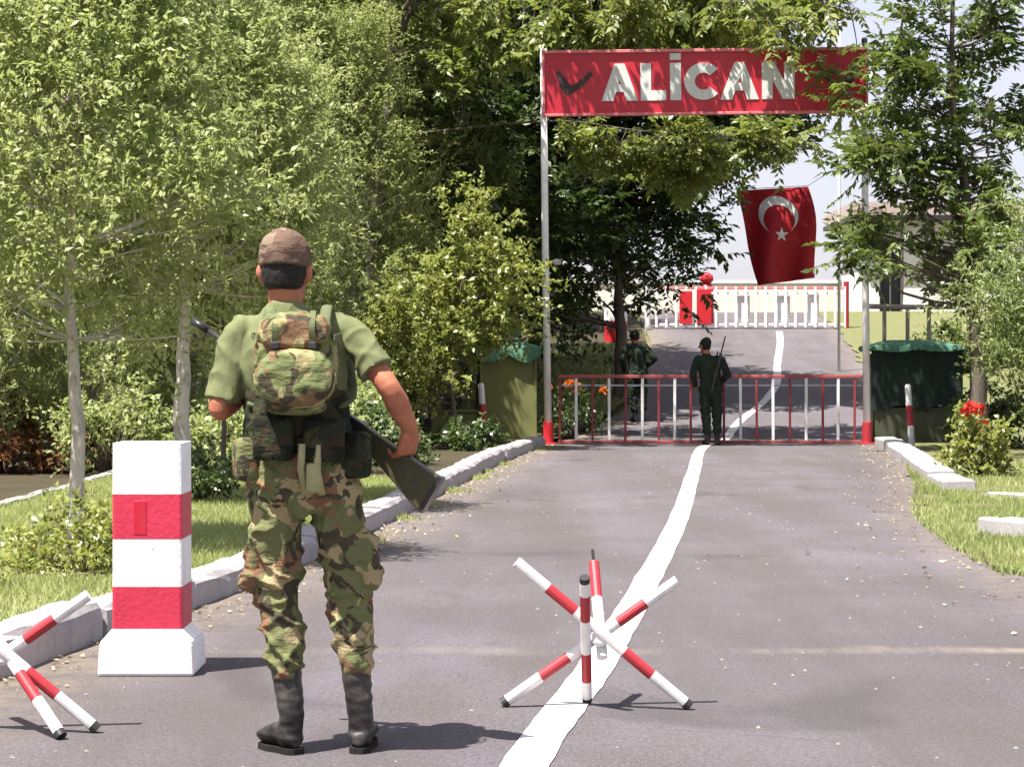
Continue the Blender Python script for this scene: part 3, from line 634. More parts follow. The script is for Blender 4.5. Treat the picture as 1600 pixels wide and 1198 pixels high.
def s_lawn(n):
    y = 11 + 14 * R.random(n) ** 0.9; x0 = LAWN_X; x1 = eL(y) - 0.2; x = x0 + (x1 - x0) * R.random(n)
    k = np.array([mnoise.noise(Vector((a * 1.3, b * 1.3, 0))) for a, b in zip(x, y)]) > -0.42
    x, y = x[k], y[k]; return np.stack([x, y, gz(y) + 0.075 + 0.05 * np.clip((-1 - x) / 3, 0, 1)], 1)
grass('lawn_grass', 75000, s_lawn, 0.03, 0.085, 'short sunlit grass on the lawn behind left kerb', 0.1, M['grass'])
def s_verge(n):
    y = 6 + 25 * R.random(n); x0 = eR(y) - 0.06; x = x0 + (np.abs(R.normal(0, 1, n)) * 1.5)
    k = np.array([mnoise.noise(Vector((a * 1.6, b * 1.1, 5))) for a, b in zip(x, y)]) > -0.12
    x, y = x[k], y[k]; return np.stack([x, y, gz(y) + 0.01], 1)
grass('verge_grass', 72000, s_verge, 0.025, 0.09, 'ragged yellow-green grass along the right road edge', 0.02, M['grass'])
def s_gut(n):
    y = 10.5 + 27 * R.random(n); x = eL(y) + 0.03 + np.abs(R.normal(0, 1, n)) * 0.10
    k = np.array([mnoise.noise(Vector((a * 0.5, b * 1.1, 9))) for a, b in zip(x, y)]) > 0.18
    x, y = x[k], y[k]; return np.stack([x, y, gz(y) - 0.003], 1)
grass('gutter_weeds', 9000, s_gut, 0.02, 0.07, 'straggling weeds in the gutter along left kerb', 0.0, M['grass'])
def s_back(n):
    y = 44 + 13 * R.random(n); x = -1.0 + (eL(y) + 0.8) * R.random(n)
    return np.stack([x, y, gz(y) + 0.04], 1)
grass('bank_grass', 9000, s_back, 0.06, 0.16, 'sunlit grass patch behind dark trunk beyond the gate', 0.0, M['grass'], 0.014)

# leaf litter and grit in the gutters and on the road
n = 1300
y = 9.5 + 28 * R.random(n); side = R.random(n)
x = np.where(side < 0.60, eL(y) + 0.04 + np.abs(R.normal(0, 0.22, n)), np.where(side < 0.975, eR(y) - np.abs(R.normal(0, 0.35, n)), eL(y) + (eR(y) - eL(y)) * R.random(n)))
P = np.stack([x, y, gz(y) + 0.008], 1); a = R.random(n) * 6.28
lit = leaves_mesh('fallen_leaves', P, np.stack([np.cos(a), np.sin(a), R.normal(0, .15, n)], 1), R.normal(0, 0.3, (n, 3)) + np.array([0, 0, 1]), R.uniform(0.02, 0.05, n), R.uniform(0.012, 0.03, n), R.random(n), 0.3, -0.2)
M['litter'] = leaf_mat('dry_litter', [(0, (0.22, 0.15, 0.08)), (0.5, (0.34, 0.27, 0.15)), (1, (0.46, 0.42, 0.32))], 0.15, 0.7, 0.2, (0.3, 0.25, 0.1))
stuff(link('fallen_leaves', lit, None, M['litter']), 'scattered dry leaves along the road edges', 'leaves')
n = 600
v = []; f = []
for k in range(n):
    yy = 7 + 30 * random.random() ** 1.3
    xx = float(eL(yy)) + abs(random.gauss(0, 0.3)) + 0.03 if random.random() < 0.4 else float(eL(yy) + (eR(yy) - eL(yy)) * (random.random() ** 0.7))
    s = random.uniform(0.004, 0.013); b = len(v); z = float(gz(yy)) + 0.001
    a = random.random() * 6
    for q in range(4): v.append((xx + s * math.cos(a + q * 1.57) * random.uniform(.7, 1.3), yy + s * math.sin(a + q * 1.57) * random.uniform(.7, 1.3), z))
    v.append((xx, yy, z + s * random.uniform(0.5, 1)))
    f += [(b, b + 1, b + 4), (b + 1, b + 2, b + 4), (b + 2, b + 3, b + 4), (b + 3, b, b + 4)]
M['grit'] = earth('pale_grit', (0.36, 0.31, 0.26), (0.25, 0.22, 0.19), (0.44, 0.40, 0.35), 3.0)
stuff(link('loose_grit', pydata('grit', v, f), None, M['grit']), 'small pale stones scattered over the asphalt', 'grit')

# ------------------------------------------------------------------ gantry sign over the gate
GY = 38.2
M['sign_red'] = paint('sign_red', (0.46, 0.018, 0.035), 0.4, 0.45, (0.62, 0.05, 0.06), 2.2, 0.0, 0.3)
M['letter'] = paint('faded_letter_white', (0.62, 0.63, 0.61), 0.6, 0.55, (0.34, 0.35, 0.34), 9.0)
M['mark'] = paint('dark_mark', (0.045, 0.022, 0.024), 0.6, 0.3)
g = thing('gate_sign', 'red overhead sign lettered ALICAN on two tall white poles', 'sign', (0, GY, 0))
sc_ = GY / FPX
def gp(px, py): return ((px - 800) * sc_, EYE + (HOR - py) * sc_)
for (xb, xt, mt) in ((857, 849, M['red']), (1356, 1351, M['redworn'])):
    x0, _ = gp(xb, 0); x1, _ = gp(xt, 0)
    bm = bmesh.new(); add_tube(bm, [(x0, 0.06, -0.1), (x0 + (x1 - x0) * .5 - 0.01, 0.06, 3.2), (x1, 0.06, 6.55)], [0.062, 0.058, 0.055], 14)
    p = link('pole', bm_mesh('pole', bm), g, M['white'], True)
    bm = bmesh.new(); add_tube(bm, [(x0, 0.06, -0.05), (x0, 0.06, 0.36)], 0.085, 14)
    add_box(bm, (x0, 0.06, 0.012), (0.26, 0.26, 0.03), 0.004)
    link('painted_base', bm_mesh('painted_base', bm), p, mt)
xa, za = gp(849, 182); xb_, zb = gp(1352, 176); ht = 98 * sc_
tilt = math.atan2(zb - za, xb_ - xa); W = xb_ - xa
cx, cz = (xa + xb_) / 2, (za + zb) / 2 + ht / 2
rotm = Matrix.Rotation(-tilt, 3, 'Y')
bm = bmesh.new(); add_box(bm, (0, 0, 0), (W, 0.06, ht), 0.004)
board = link('sign_board', bm_mesh('sign_board', bm), g, M['sign_red']); board.location = (cx, -0.07, cz); board.rotation_euler = (0, -tilt, 0)
bm = bmesh.new()
for c, s in (((0, -0.02, ht / 2), (W + 0.06, 0.11, 0.05)), ((0, -0.02, -ht / 2), (W + 0.06, 0.11, 0.045)), ((-W / 2, -0.02, 0), (0.04, 0.10, ht - 0.05)), ((W / 2, -0.02, 0), (0.04, 0.10, ht - 0.05))): add_box(bm, c, s, 0.006)
M['frame_pink'] = paint('faded_frame', (0.62, 0.16, 0.18), 0.5, 0.5, (0.75, 0.6, 0.58), 5.0)
link('frame', bm_mesh('frame', bm), board, M['frame_pink'])
def flat(name, polys, th, parent, mat, loc):
    bm = bmesh.new()
    for ip, poly in enumerate(polys):
        e = (ip % 3) * 0.0015
        a = [bm.verts.new((x, e * .3, z)) for x, z in poly]; b = [bm.verts.new((x, -th - e, z)) for x, z in poly]; n = len(a)
        bm.faces.new(a); bm.faces.new(b[::-1])
        for i in range(n): bm.faces.new((a[i], b[i], b[(i + 1) % n], a[(i + 1) % n]))
    o = link(name, bm_mesh(name, bm), parent, mat); o.location = loc; return o
def strokeA(w, h, t):
    c = w / 2; s = t * 1.12
    bar = h * 0.24; bt = t * 0.72
    k = c / h
    return [[(0, 0), (s, 0), (c + s * 0.42, h), (c - s * 0.42, h)], [(w - s, 0), (w, 0), (c + s * 0.42, h), (c - s * 0.42, h)],
            [(bar * k + s * .6, bar), (w - bar * k - s * .6, bar), (w - (bar + bt) * k - s * .55, bar + bt), ((bar + bt) * k + s * .55, bar + bt)]]
def strokeL(w, h, t): return [[(0, 0), (t, 0), (t, h), (0, h)], [(t, 0), (w, 0), (w, t * 0.95), (t, t * 0.95)]]
def strokeI(w, h, t): return [[(0, 0), (w, 0), (w, h), (0, h)], [(0.0, h * 1.08), (w, h * 1.08), (w, h * 1.26), (0.0, h * 1.26)]]
def strokeN(w, h, t): return [[(0, 0), (t, 0), (t, h), (0, h)], [(w - t, 0), (w, 0), (w, h), (w - t, h)], [(t * 0.1, h), (t * 1.15, h), (w - t * 0.1, 0), (w - t * 1.15, 0)]]
def strokeC(w, h, t):
    out = []; n = 18; a0, a1 = math.radians(42), math.radians(318)
    for k in range(n):
        p, q = a0 + (a1 - a0) * k / n, a0 + (a1 - a0) * (k + 1) / n
        e = lambda a, r: (w / 2 + (w / 2 - r) * math.cos(a), h / 2 + (h / 2 - r * 0.95) * math.sin(a))
        out.append([e(p, 0), e(q, 0), e(q, t), e(p, t)])
    return out
lh = 58 * sc_; lt = 16.5 * sc_
bot = -ht / 2 + 21 * sc_
for k, (ch, l, r_) in enumerate((('A', 939, 996), ('L', 1000, 1040), ('I', 1046, 1063), ('C', 1068, 1128), ('A', 1124, 1184), ('N', 1189, 1240))):
    w = (r_ - l) * sc_; fn = {'A': strokeA, 'L': strokeL, 'I': strokeI, 'C': strokeC, 'N': strokeN}[ch]
    flat('letter', fn(w, lh, lt if ch != 'I' else w), 0.012, board, M['letter'], ((l - 1100.5) * sc_, -0.032, bot))
flat('winged_mark', [[(0.02, .44), (0.08, .47), (0.19, .33), (0.27, .22), (.22, .05), (.11, .16)], [(.27, .22), (.36, .25), (.60, .46), (.64, .40), (.46, .20), (.22, .05)]], 0.004, board, M['mark'], ((866 - 1100.5) * sc_, -0.0325, -ht / 2 + 25 * sc_))  # flat dark winged shape on the board, mirrored at the right end
flat('winged_mark', [[(-x, z) for x, z in q] for q in ([(0.02, .44), (0.08, .47), (0.19, .33), (0.27, .22), (.22, .05), (.11, .16)], [(.27, .22), (.36, .25), (.60, .46), (.64, .40), (.46, .20), (.22, .05)])], 0.004, board, M['mark'], ((1338 - 1100.5) * sc_, -0.0325, -ht / 2 + 25 * sc_))
bm = bmesh.new(); xr_, zr_ = gp(1350, 70); add_box(bm, (xr_, 0.0, zr_ + .04), (0.09, 0.1, 0.14), 0.02); add_tube(bm, [(xr_, 0.06, zr_ - .12), (xr_, 0.02, zr_)], 0.02, 6)
link('pole_cap', bm_mesh('pole_cap', bm), g, M['black'])
# little floodlight on the left pole
bm = bmesh.new(); xq, zq = gp(864, 410); add_box(bm, (xq + .07, -0.05, zq), (0.13, 0.12, 0.09), 0.015); add_tube(bm, [(xq - .05, 0.06, zq), (xq + .06, -.02, zq)], 0.015, 6)
M['lampgrey'] = paint('grey_lamp_housing', (0.42, 0.41, 0.43), 0.5, 0.3)
link('floodlight', bm_mesh('floodlight', bm), g, M['lampgrey'])

M['gate_red'] = paint('dull_gate_red', (0.25, 0.035, 0.04), 0.6, 0.7, (0.10, 0.035, 0.035), 9.0, 0.5)
M['rail_red'] = paint('faded_rail_red', (0.33, 0.07, 0.07), 0.6, 0.7, (0.22, 0.14, 0.13), 6.0, 0.6)
# ------------------------------------------------------------------ barrier gate
bg_ = thing('barrier_gate', 'low striped barrier gate with alternating white and red bars across the road', 'gate', (0, GY - 0.02, 0))
x0, x1 = gp(872, 0)[0], gp(1346, 0)[0]
for nm, z, hh in (('top_rail', gp(0, 588)[1], 0.055), ('bottom_rail', gp(0, 690)[1], 0.05)):
    bm = bmesh.new(); zz0 = z - 0.01; add_box(bm, ((x0 + x1) / 2, 0, z), (x1 - x0, 0.05, hh), 0.006); link(nm, bm_mesh(nm, bm), bg_, M['rail_red'])
bm = bmesh.new(); add_box(bm, ((x0 + x1) / 2, 0.05, gp(0, 602)[1]), (x1 - x0, 0.03, 0.03), 0.004); link('back_rail', bm_mesh('back_rail', bm), bg_, M['lampgrey'])
zt, zb2 = gp(0, 588)[1] - 0.028, gp(0, 690)[1] + 0.026
bm = bmesh.new(); add_box(bm, (0, 0, 0), (0.046, 0.035, zt - zb2), 0.005); wbar = bm_mesh('bar', bm); wbar.materials.append(M['whiteworn'])
bm = bmesh.new(); add_box(bm, (0, 0, 0), (0.038, 0.035, zt - zb2), 0.005); rbar = bm_mesh('bar', bm); rbar.materials.append(M['gate_red'])
px = 875.0; k = 0
while px < 1347:
    o = bpy.data.objects.new('bar', wbar if k % 2 else rbar); COL.objects.link(o); o.parent = bg_
    o.location = (gp(px, 0)[0] + random.uniform(-.01, .01), 0, (zt + zb2) / 2); o.rotation_euler = (0, random.uniform(-.008, .008), 0); px += 25.6; k += 1

# ------------------------------------------------------------------ striped marker posts, pillar, hedgehogs
def marker(loc, label, h=0.98):
    t = thing('marker_post', label, 'post', loc); z = 0
    bm = bmesh.new(); add_tube(bm, [(0, 0, -0.1), (0.0, 0, h * .33)], 0.05, 12); link('lower_band', bm_mesh('lower_band', bm), t, M['whiteworn'])
    bm = bmesh.new(); add_tube(bm, [(0, 0, h * .33), (-0.01, 0, h * .66)], 0.051, 12); link('middle_band', bm_mesh('middle_band', bm), t, M['redworn'])
    bm = bmesh.new(); add_tube(bm, [(-0.01, 0, h * .66), (-0.015, 0, h * .95), (-0.015, 0, h)], [0.05, 0.048, 0.03], 12); link('upper_band', bm_mesh('upper_band', bm), t, M['whiteworn'])
    t.rotation_euler = (0, -0.05, 0); return t
marker(on(-0.43, 36.6, 0.05), 'leaning red and white marker post before green booth')
marker(on(6.35, 36.6, 0.03), 'red and white marker post before the dark booth on the right')
marker(on(6.95, 34.2, 0.03), 'short red and white marker post beside the right-hand tree trunk', 0.72)

PY = 9.92
t = thing('striped_pillar', 'square white pillar with two red bands and flared base by the kerb', 'pillar', (-1.575, PY + 0.17, 0))
ps = PY / FPX
def pil(name, z0, z1, w0, w1, mat, bev=0.012):
    bm = bmesh.new(); vs = []
    for z, w in ((z0, w0), (z1, w1)): vs.append([bm.verts.new((sx * w / 2, sy * w / 2, z)) for sx, sy in ((-1, -1), (1, -1), (1, 1), (-1, 1))])
    bm.faces.new(vs[0][::-1]); bm.faces.new(vs[1])
    for i in range(4): bm.faces.new((vs[0][i], vs[0][(i + 1) % 4], vs[1][(i + 1) % 4], vs[1][i]))
    es = [e for e in bm.edges if abs(e.verts[0].co.z - e.verts[1].co.z) > 0.01]
    if name == 'base': es = list(bm.edges)
    bmesh.ops.bevel(bm, geom=es, offset=bev, segments=2, profile=0.5, affect='EDGES')
    if name == 'base' : pass
    return link(name, bm_mesh(name, bm), t, mat)
M['pillar_red'] = paint('pillar_red', (0.50, 0.028, 0.065), 0.5, 0.55, (0.30, 0.014, 0.030), 5.0, 0.25, 0.7)
M['pillar_white'] = paint('pillar_white', (0.80, 0.79, 0.78), 0.65, 0.42, (0.46, 0.40, 0.36), 5.0, 0.55, 0.7)
zz = lambda py: (1058 - py) * ps
pil('base', 0.0, zz(1005), 0.415, 0.40, M['pillar_white'], 0.014)
pil('base_slope', zz(1005) + 0.0005, zz(986), 0.394, 0.306, M['pillar_white'])
pil('red_band', zz(986) + 0.0005, zz(920), 0.305, 0.304, M['pillar_red'])
pil('white_band', zz(920) + 0.0005, zz(845), 0.302, 0.301, M['pillar_white'])
pil('red_band', zz(845) + 0.0005, zz(775), 0.303, 0.302, M['pillar_red'])
pil('white_band', zz(775) + 0.0005, zz(695), 0.301, 0.299, M['pillar_white'])
bm = bmesh.new(); add_box(bm, (-0.03, -0.1515, (zz(838) + zz(785)) / 2), (0.056, 0.004, zz(785) - zz(838)), 0.001); M['deepred'] = paint('deep_red_plate', (0.46, 0.008, 0.03), 0.5, 0.3)
link('plate', bm_mesh('plate', bm), t, M['deepred'])

def hedgehog(label, loc, rz, third=None):
    t = thing('steel_hedgehog', label, 'road barrier', loc, rz, 'striped hedgehog barriers')
    def bar(a, b, stops, r=0.0215):
        a, b = Vector(a), Vector(b); L = (b - a).length; bm = bmesh.new()
        pts = [s for s, _ in stops] ; ring = []
        d, u, v_ = frame(b - a)
        def rg_(s, rr): p = a + d * (s * L); return [p + (u * math.cos(q) + v_ * math.sin(q)) * rr for q in (math.pi / 6 * k for k in range(12))]
        prev = 0.0
        for s, mi in stops:
            ring_loft(bm, [rg_(prev, r), rg_(s, r)], mi); prev = s
        bmesh.ops.remove_doubles(bm, verts=bm.verts, dist=1e-5)
        link('bar', bm_mesh('bar', bm), t, [M['whiteworn'], M['redworn'], M['black']])
    st = [(0.03, 2), (0.22, 0), (0.38, 1), (0.66, 0), (0.82, 1), (1.0, 0)]
    bar((0.37, -0.035, 0.012), (-0.305, -0.035, 0.575), st)
    bar((-0.36, 0.035, 0.012), (0.325, 0.035, 0.495), st)
    if third is not None: bar(*third, st)
    else:
        bar((-0.025, 0.12, 0.012), (-0.045, -0.20, 0.53), [(0.03, 2), (0.17, 0), (0.40, 1), (0.66, 0), (0.86, 1), (0.96, 0), (1.0, 2)], 0.020)
        bar((0.03, -0.02, 0.20), (0.005, 0.22, 0.55), [(0.62, 0), (1.0, 1)])
        bm = bmesh.new(); add_tube(bm, [(0.005, 0.22, 0.55), (0.0, 0.235, 0.60)], 0.006, 6); link('bolt', bm_mesh('bolt', bm), t, M['black'])
    bm = bmesh.new(); add_box(bm, (0.02, 0.0, 0.275), (0.06, 0.09, 0.06), 0.015); link('weld_block', bm_mesh('weld_block', bm), t, M['whiteworn'])
    return t
hedgehog('red and white striped steel hedgehog barrier standing on the centre line', (0.322, 8.98, 0), 0.0)
hedgehog('red and white striped hedgehog barrier cut off by the left edge', (-1.88, 8.42, 0), 0.0, ((0.27, -0.19, 0.012), (-0.20, 0.16, 0.56)))

# ------------------------------------------------------------------ booths
M['booth'] = paint('olive_booth_panel', (0.155, 0.165, 0.055), 0.7, 0.5, (0.20, 0.16, 0.07), 3.0)
M['boothdark'] = paint('dark_booth_panel', (0.05, 0.055, 0.03), 0.7, 0.5, (0.03, 0.03, 0.02), 3.0)
def canvas(name, c):
    t = NT(name); n = t.noise(5, 5, 0.6); col = t.mix(n, mul(c, 0.6), mul(c, 1.3)); t.bump(t.noise(14, 4, 0.6), 0.6, 0.03); return t.done(col, 0.65, 0.3)
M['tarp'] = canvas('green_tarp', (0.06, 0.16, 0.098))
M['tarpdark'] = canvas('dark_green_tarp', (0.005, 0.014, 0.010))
def scallop_roof(w, d, h, drop, n, seed):
    rng = np.random.default_rng(seed); bm = bmesh.new(); K = 40; rings = []
    per = [(-w / 2, -d / 2), (w / 2, -d / 2), (w / 2, d / 2), (-w / 2, d / 2)]
    top = []; mid = []; low = []
    for i in range(4 * K):
        s = i / K; a = per[int(s) % 4]; b = per[(int(s) + 1) % 4]; q = s - int(s)
        x, y = a[0] + (b[0] - a[0]) * q, a[1] + (b[1] - a[1]) * q
        sc = abs(math.sin(q * math.pi * n))
        low.append(bm.verts.new((x * 1.04, y * 1.04, -drop * (0.35 + 0.65 * sc) + rng.normal(0, 0.006))))
        mid.append(bm.verts.new((x * 1.02, y * 1.02, 0.02 + 0.025 * math.sin(q * math.pi) + rng.normal(0, 0.004))))
        top.append(bm.verts.new((x * 0.5, y * 0.5, h)))
    N = 4 * K
    for i in range(N):
        j = (i + 1) % N
        bm.faces.new((low[i], low[j], mid[j], mid[i])); bm.faces.new((mid[i], mid[j], top[j], top[i]))
    bm.faces.new(top)
    me = bm_mesh('canopy', bm); return me
t = thing('guard_booth', 'olive green guard booth with scalloped green canvas canopy left of the gate', 'booth', on(-0.06, 38.9, 0.0))
bm = bmesh.new(); add_box(bm, (0, 0, 0.76), (0.90, 0.9, 1.5), 0.015); link('wall', bm_mesh('wall', bm), t, M['booth'])
bm = bmesh.new()
for sx in (-1, 1): add_box(bm, (sx * 0.45, -0.456, 0.76), (0.05, 0.05, 1.50), 0.006)
add_box(bm, (0, -0.47, 0.03), (0.94, 0.05, 0.08), 0.006)
link('corner_trim', bm_mesh('corner_trim', bm), t, M['booth'])
o = link('canopy', scallop_roof(1.08, 1.08, 0.13, 0.20, 2, 3), t, M['tarp'], True); o.location = (0, 0, 1.56)
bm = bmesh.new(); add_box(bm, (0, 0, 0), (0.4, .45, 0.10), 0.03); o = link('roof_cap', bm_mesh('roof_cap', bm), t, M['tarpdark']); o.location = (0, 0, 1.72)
# low wall panel left of the booth
t = thing('low_screen', 'low olive concrete screen wall left of the green booth', 'wall', on(-0.95, 38.6, 0.0))
bm = bmesh.new(); add_box(bm, (0, 0, 0.26), (0.8, 0.14, 0.52), 0.015); link('panel', bm_mesh('panel', bm), t, M['booth'])
bm = bmesh.new(); add_box(bm, (0, 0, 0.54), (0.86, 0.2, 0.05), 0.01); link('coping', bm_mesh('coping', bm), t, M['booth'])
# lamp behind the booth
t = thing('mushroom_lamp', 'green lamp post with white saucer shade above the green booth', 'lamp', on(0.02, 40.2, 0.0))
bm = bmesh.new(); add_tube(bm, [(0, 0, -0.1), (0, 0, 2.0)], [0.05, 0.035], 10); link('pole', bm_mesh('pole', bm), t, M['tarpdark'], True)
bm = bmesh.new(); add_tube(bm, [(0, 0, 2.0), (0, 0, 2.03), (0, 0, 2.08), (0, 0, 2.12), (0, 0, 2.14)], [0.04, 0.2, 0.23, 0.16, 0.03], 20); link('lamp_shade', bm_mesh('lamp_shade', bm), t, M['white'], True)
bm = bmesh.new(); add_tube(bm, [(0, 0, 1.7), (0, 0, 1.85), (0, 0, 2.0)], [0.05, 0.12, 0.06], 12); link('lamp_body', bm_mesh('lamp_body', bm), t, M['tarp'], True)

t = thing('guard_booth', 'dark booth draped with green canvas under a pole frame right of the gate', 'booth', on(6.72, 38.8, 0.0))
bm = bmesh.new()
for x, y, w, d in ((0, 0.5, 1.36, 0.08), (-0.66, 0.0, 0.08, 1.0), (0.66, 0.0, 0.08, 1.0)): add_box(bm, (x, y, 0.75), (w, d, 1.5), 0.01)
add_box(bm, (0, -0.5, 0.3), (1.36, 0.08, 0.62), 0.01)
link('wall', bm_mesh('wall', bm), t, M['boothdark'])
def sandbag_row(): pass
bm = bmesh.new(); rngb = np.random.default_rng(4)
cl_ = []
nx, nz = 40, 12
for i in range(nx + 1):
    for j in range(nz + 1):
        x = (i / nx - 0.5) * 1.52; z = 1.58 - j / nz * (0.98 + 0.05 * math.sin(i * 0.35) + 0.02 * math.sin(i * 1.1))
        cl_.append(bm.verts.new((x, -0.58 + 0.014 * math.sin(i * 0.7 + j * 0.25) + 0.010 * math.sin(i * 1.9 + j * 0.1), z)))
for i in range(nx):
    for j in range(nz): a = i * (nz + 1) + j; bm.faces.new((cl_[a], cl_[a + 1], cl_[a + nz + 2], cl_[a + nz + 1]))
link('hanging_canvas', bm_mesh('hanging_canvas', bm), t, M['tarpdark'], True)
o = link('canopy', scallop_roof(1.52, 1.3, 0.13, 0.07, 2.0, 8), t, M['tarp'], True); o.location = (0, 0, 1.60)
M['weathered'] = paint('weathered_timber', (0.27, 0.24, 0.21), 0.85, 0.5, (0.1, 0.09, 0.08), 8.0)
for x in (-0.45, -0.06, 0.30): 
    bm = bmesh.new(); add_box(bm, (x, 0, 1.98), (0.06, 0.06, 0.56), 0.006); link('roof_post', bm_mesh('roof_post', bm), t, M['weathered'])
bm = bmesh.new(); add_tube(bm, [(-0.82, 0, 2.30), (0, 0, 2.285), (0.75, 0, 2.29)], 0.045, 10); link('roof_rail', bm_mesh('roof_rail', bm), t, M['weathered'], True)

# ------------------------------------------------------------------ beyond the gate: far barrier, wall, building, flag
FY = 61.5; fz = float(gz(FY)); fs = FY / FPX
def fp(px, py): return ((px - 800) * fs, EYE + (HOR - py) * fs)
t = thing('far_gate', 'white barred gate with red panels at the top of the rise', 'gate', (0, FY, 0))
for nm, py, m in (('top_rail', 450, M['frame_pink']), ('middle_rail', 458, M['white']), ('bottom_rail', 507, M['white'])):
    bm = bmesh.new(); a, z = fp(1030, py); b, _ = fp(1320, py); add_box(bm, ((a + b) / 2, 0.0, z), (b - a, 0.05, 0.06), 0.006); link(nm, bm_mesh(nm, bm), t, m)
za_, zb_ = fp(0, 512)[1], fp(0, 448)[1]
bm = bmesh.new(); add_box(bm, (0, 0, 0), (0.065, 0.04, zb_ - za_), 0.006); fb = bm_mesh('bar', bm); fb.materials.append(M['white'])
px = 1010
while px < 1322:
    o = bpy.data.objects.new('bar', fb); COL.objects.link(o); o.parent = t; o.location = (fp(px, 0)[0], -0.05, (za_ + zb_) / 2); px += 15.5
for l, r_, tt, bb in ((1061, 1081, 455, 506), (1088, 1111, 452, 507)):
    bm = bmesh.new(); a, z0_ = fp(l, bb); b, z1_ = fp(r_, tt); add_box(bm, ((a + b) / 2, -0.12, (z0_ + z1_) / 2), (b - a, 0.05, z1_ - z0_), 0.01); link('red_panel', bm_mesh('red_panel', bm), t, M['red'])
for l, r_, tt, bb in ((1150, 1172, 462, 504), (1212, 1235, 462, 504), (1262, 1280, 460, 505)):
    bm = bmesh.new(); a, z0_ = fp(l, bb); b, z1_ = fp(r_, tt); add_box(bm, ((a + b) / 2, 0.06, (z0_ + z1_) / 2), (b - a, 0.03, z1_ - z0_), 0.01); link('white_panel', bm_mesh('white_panel', bm), t, M['whitewash'])
for px in (1012, 1322):
    bm = bmesh.new(); a, z0_ = fp(px, 518); _, z1_ = fp(px, 440); add_tube(bm, [(a, 0, z0_ - .1), (a, 0, z1_)], 0.075, 12); link('gate_post', bm_mesh('gate_post', bm), t, M['redworn'] if px > 1100 else M['white'])
# red-white drum far left
t = thing('striped_drum', 'red drum with white top seen between the trunks beyond the gate', 'drum', on((962 - 800) * 58 / FPX, 58, 0.0))
bm = bmesh.new(); add_tube(bm, [(0, 0, 0), (0, 0, 0.55)], 0.29, 20); link('drum_body', bm_mesh('drum_body', bm), t, M['red'])
bm = bmesh.new(); add_tube(bm, [(0, 0, 0.55), (0, 0, 0.82), (0, 0, 0.86)], [0.291, 0.291, 0.27], 20); link('drum_top', bm_mesh('drum_top', bm), t, M['white'])
# red pump-like post behind the far gate
t = thing('red_post', 'squat red post with round head behind the far gate', 'post', on((1104 - 800) * 62.6 / FPX, 62.6, 0.0))
bm = bmesh.new(); add_tube(bm, [(0, 0, -0.1), (0, 0, 0.9), (0, 0, 1.15)], [0.2, 0.19, 0.12], 14); link('shaft', bm_mesh('shaft', bm), t, M['red'], True)
bm = bmesh.new(); add_tube(bm, [(0, 0, 1.12), (0, 0, 1.2), (0, 0, 1.34), (0, 0, 1.42)], [0.1, 0.19, 0.17, 0.05], 14); link('head', bm_mesh('head', bm), t, M['red'], True)
# pale wall and buildings
M['stucco'] = paint('pale_stucco', (0.66, 0.61, 0.55), 0.9, 0.35, (0.4, 0.34, 0.28), 1.2, 0.0, 0.6)
M['stuccow'] = paint('white_stucco', (0.74, 0.72, 0.71), 0.9, 0.3, (0.45, 0.4, 0.36), 1.2, 0.0, 0.6)
M['rooftile'] = paint('weathered_roof', (0.42, 0.33, 0.31), 0.9, 0.6, (0.3, 0.26, 0.25), 2.0, 0.0, 0.9)
M['darkglass'] = NT('dark_window').done((0.02, 0.022, 0.028), 0.08, 0.6)
Z2 = float(gz(80))
t = thing('boundary_wall', 'pale plastered wall with coping behind the far gate', 'wall', (0, 76, Z2))
bm = bmesh.new(); add_box(bm, (6.2, 0, 0.55), (16.0, 0.3, 1.2), 0.01); link('panel', bm_mesh('panel', bm), t, M['stucco'])
bm = bmesh.new(); add_box(bm, (6.2, 0, 1.20), (16.1, 0.42, 0.1), 0.01); link('coping', bm_mesh('coping', bm), t, M['whitewash'])
BY = 70; bs = BY / FPX; bx = lambda px: (px - 800) * bs; bz = lambda py: EYE + (HOR - py) * bs - Z2
t = thing('post_building', 'white guard building with tall dark doorway and flat eaves behind right tree', 'building', (0, BY, Z2))
def wallbox(l, r_, tt, bb, dy=0.0, d=5.0):
    add_box(bm, ((bx(l) + bx(r_)) / 2, dy + d / 2, (bz(tt) + bz(bb)) / 2), (bx(r_) - bx(l), d, bz(tt) - bz(bb)), 0.0)
bm = bmesh.new(); wallbox(1352, 1374, 345, 520); wallbox(1412, 1640, 345, 520); wallbox(1374, 1412, 345, 372, 0.002); link('wall', bm_mesh('wall', bm), t, M['stuccow'])
bm = bmesh.new(); wallbox(1374.2, 1411.8, 372, 520, 0.35, 0.06); dr = link('door', bm_mesh('door', bm), t, M['darkglass'])
bm = bmesh.new(); wallbox(1374.2, 1377, 372, 520, 0.22, 0.12); wallbox(1409, 1411.8, 372, 520, 0.22, 0.12); wallbox(1377, 1409, 372, 375, 0.22, 0.12); wallbox(1392, 1394, 375, 520, 0.26, 0.08); link('frame', bm_mesh('frame', bm), dr, M['lampgrey'])
for l, r_ in ((1452, 1490), (1530, 1570)):
    bm = bmesh.new(); wallbox(l, r_, 385, 440, -0.02, 0.05); w_ = link('window', bm_mesh('window', bm), t, M['darkglass'])
    bm = bmesh.new(); wallbox(l - 3, r_ + 3, 382, 385, -0.05, 0.1); wallbox(l - 3, r_ + 3, 440, 443, -0.08, 0.13); wallbox((l + r_) / 2 - 1, (l + r_) / 2 + 1, 385, 440, -0.05, 0.05); link('frame', bm_mesh('frame', bm), w_, M['white'])
bm = bmesh.new(); wallbox(1326, 1665, 338, 345, -0.6, 6.4); link('eaves', bm_mesh('eaves', bm), t, M['black'])
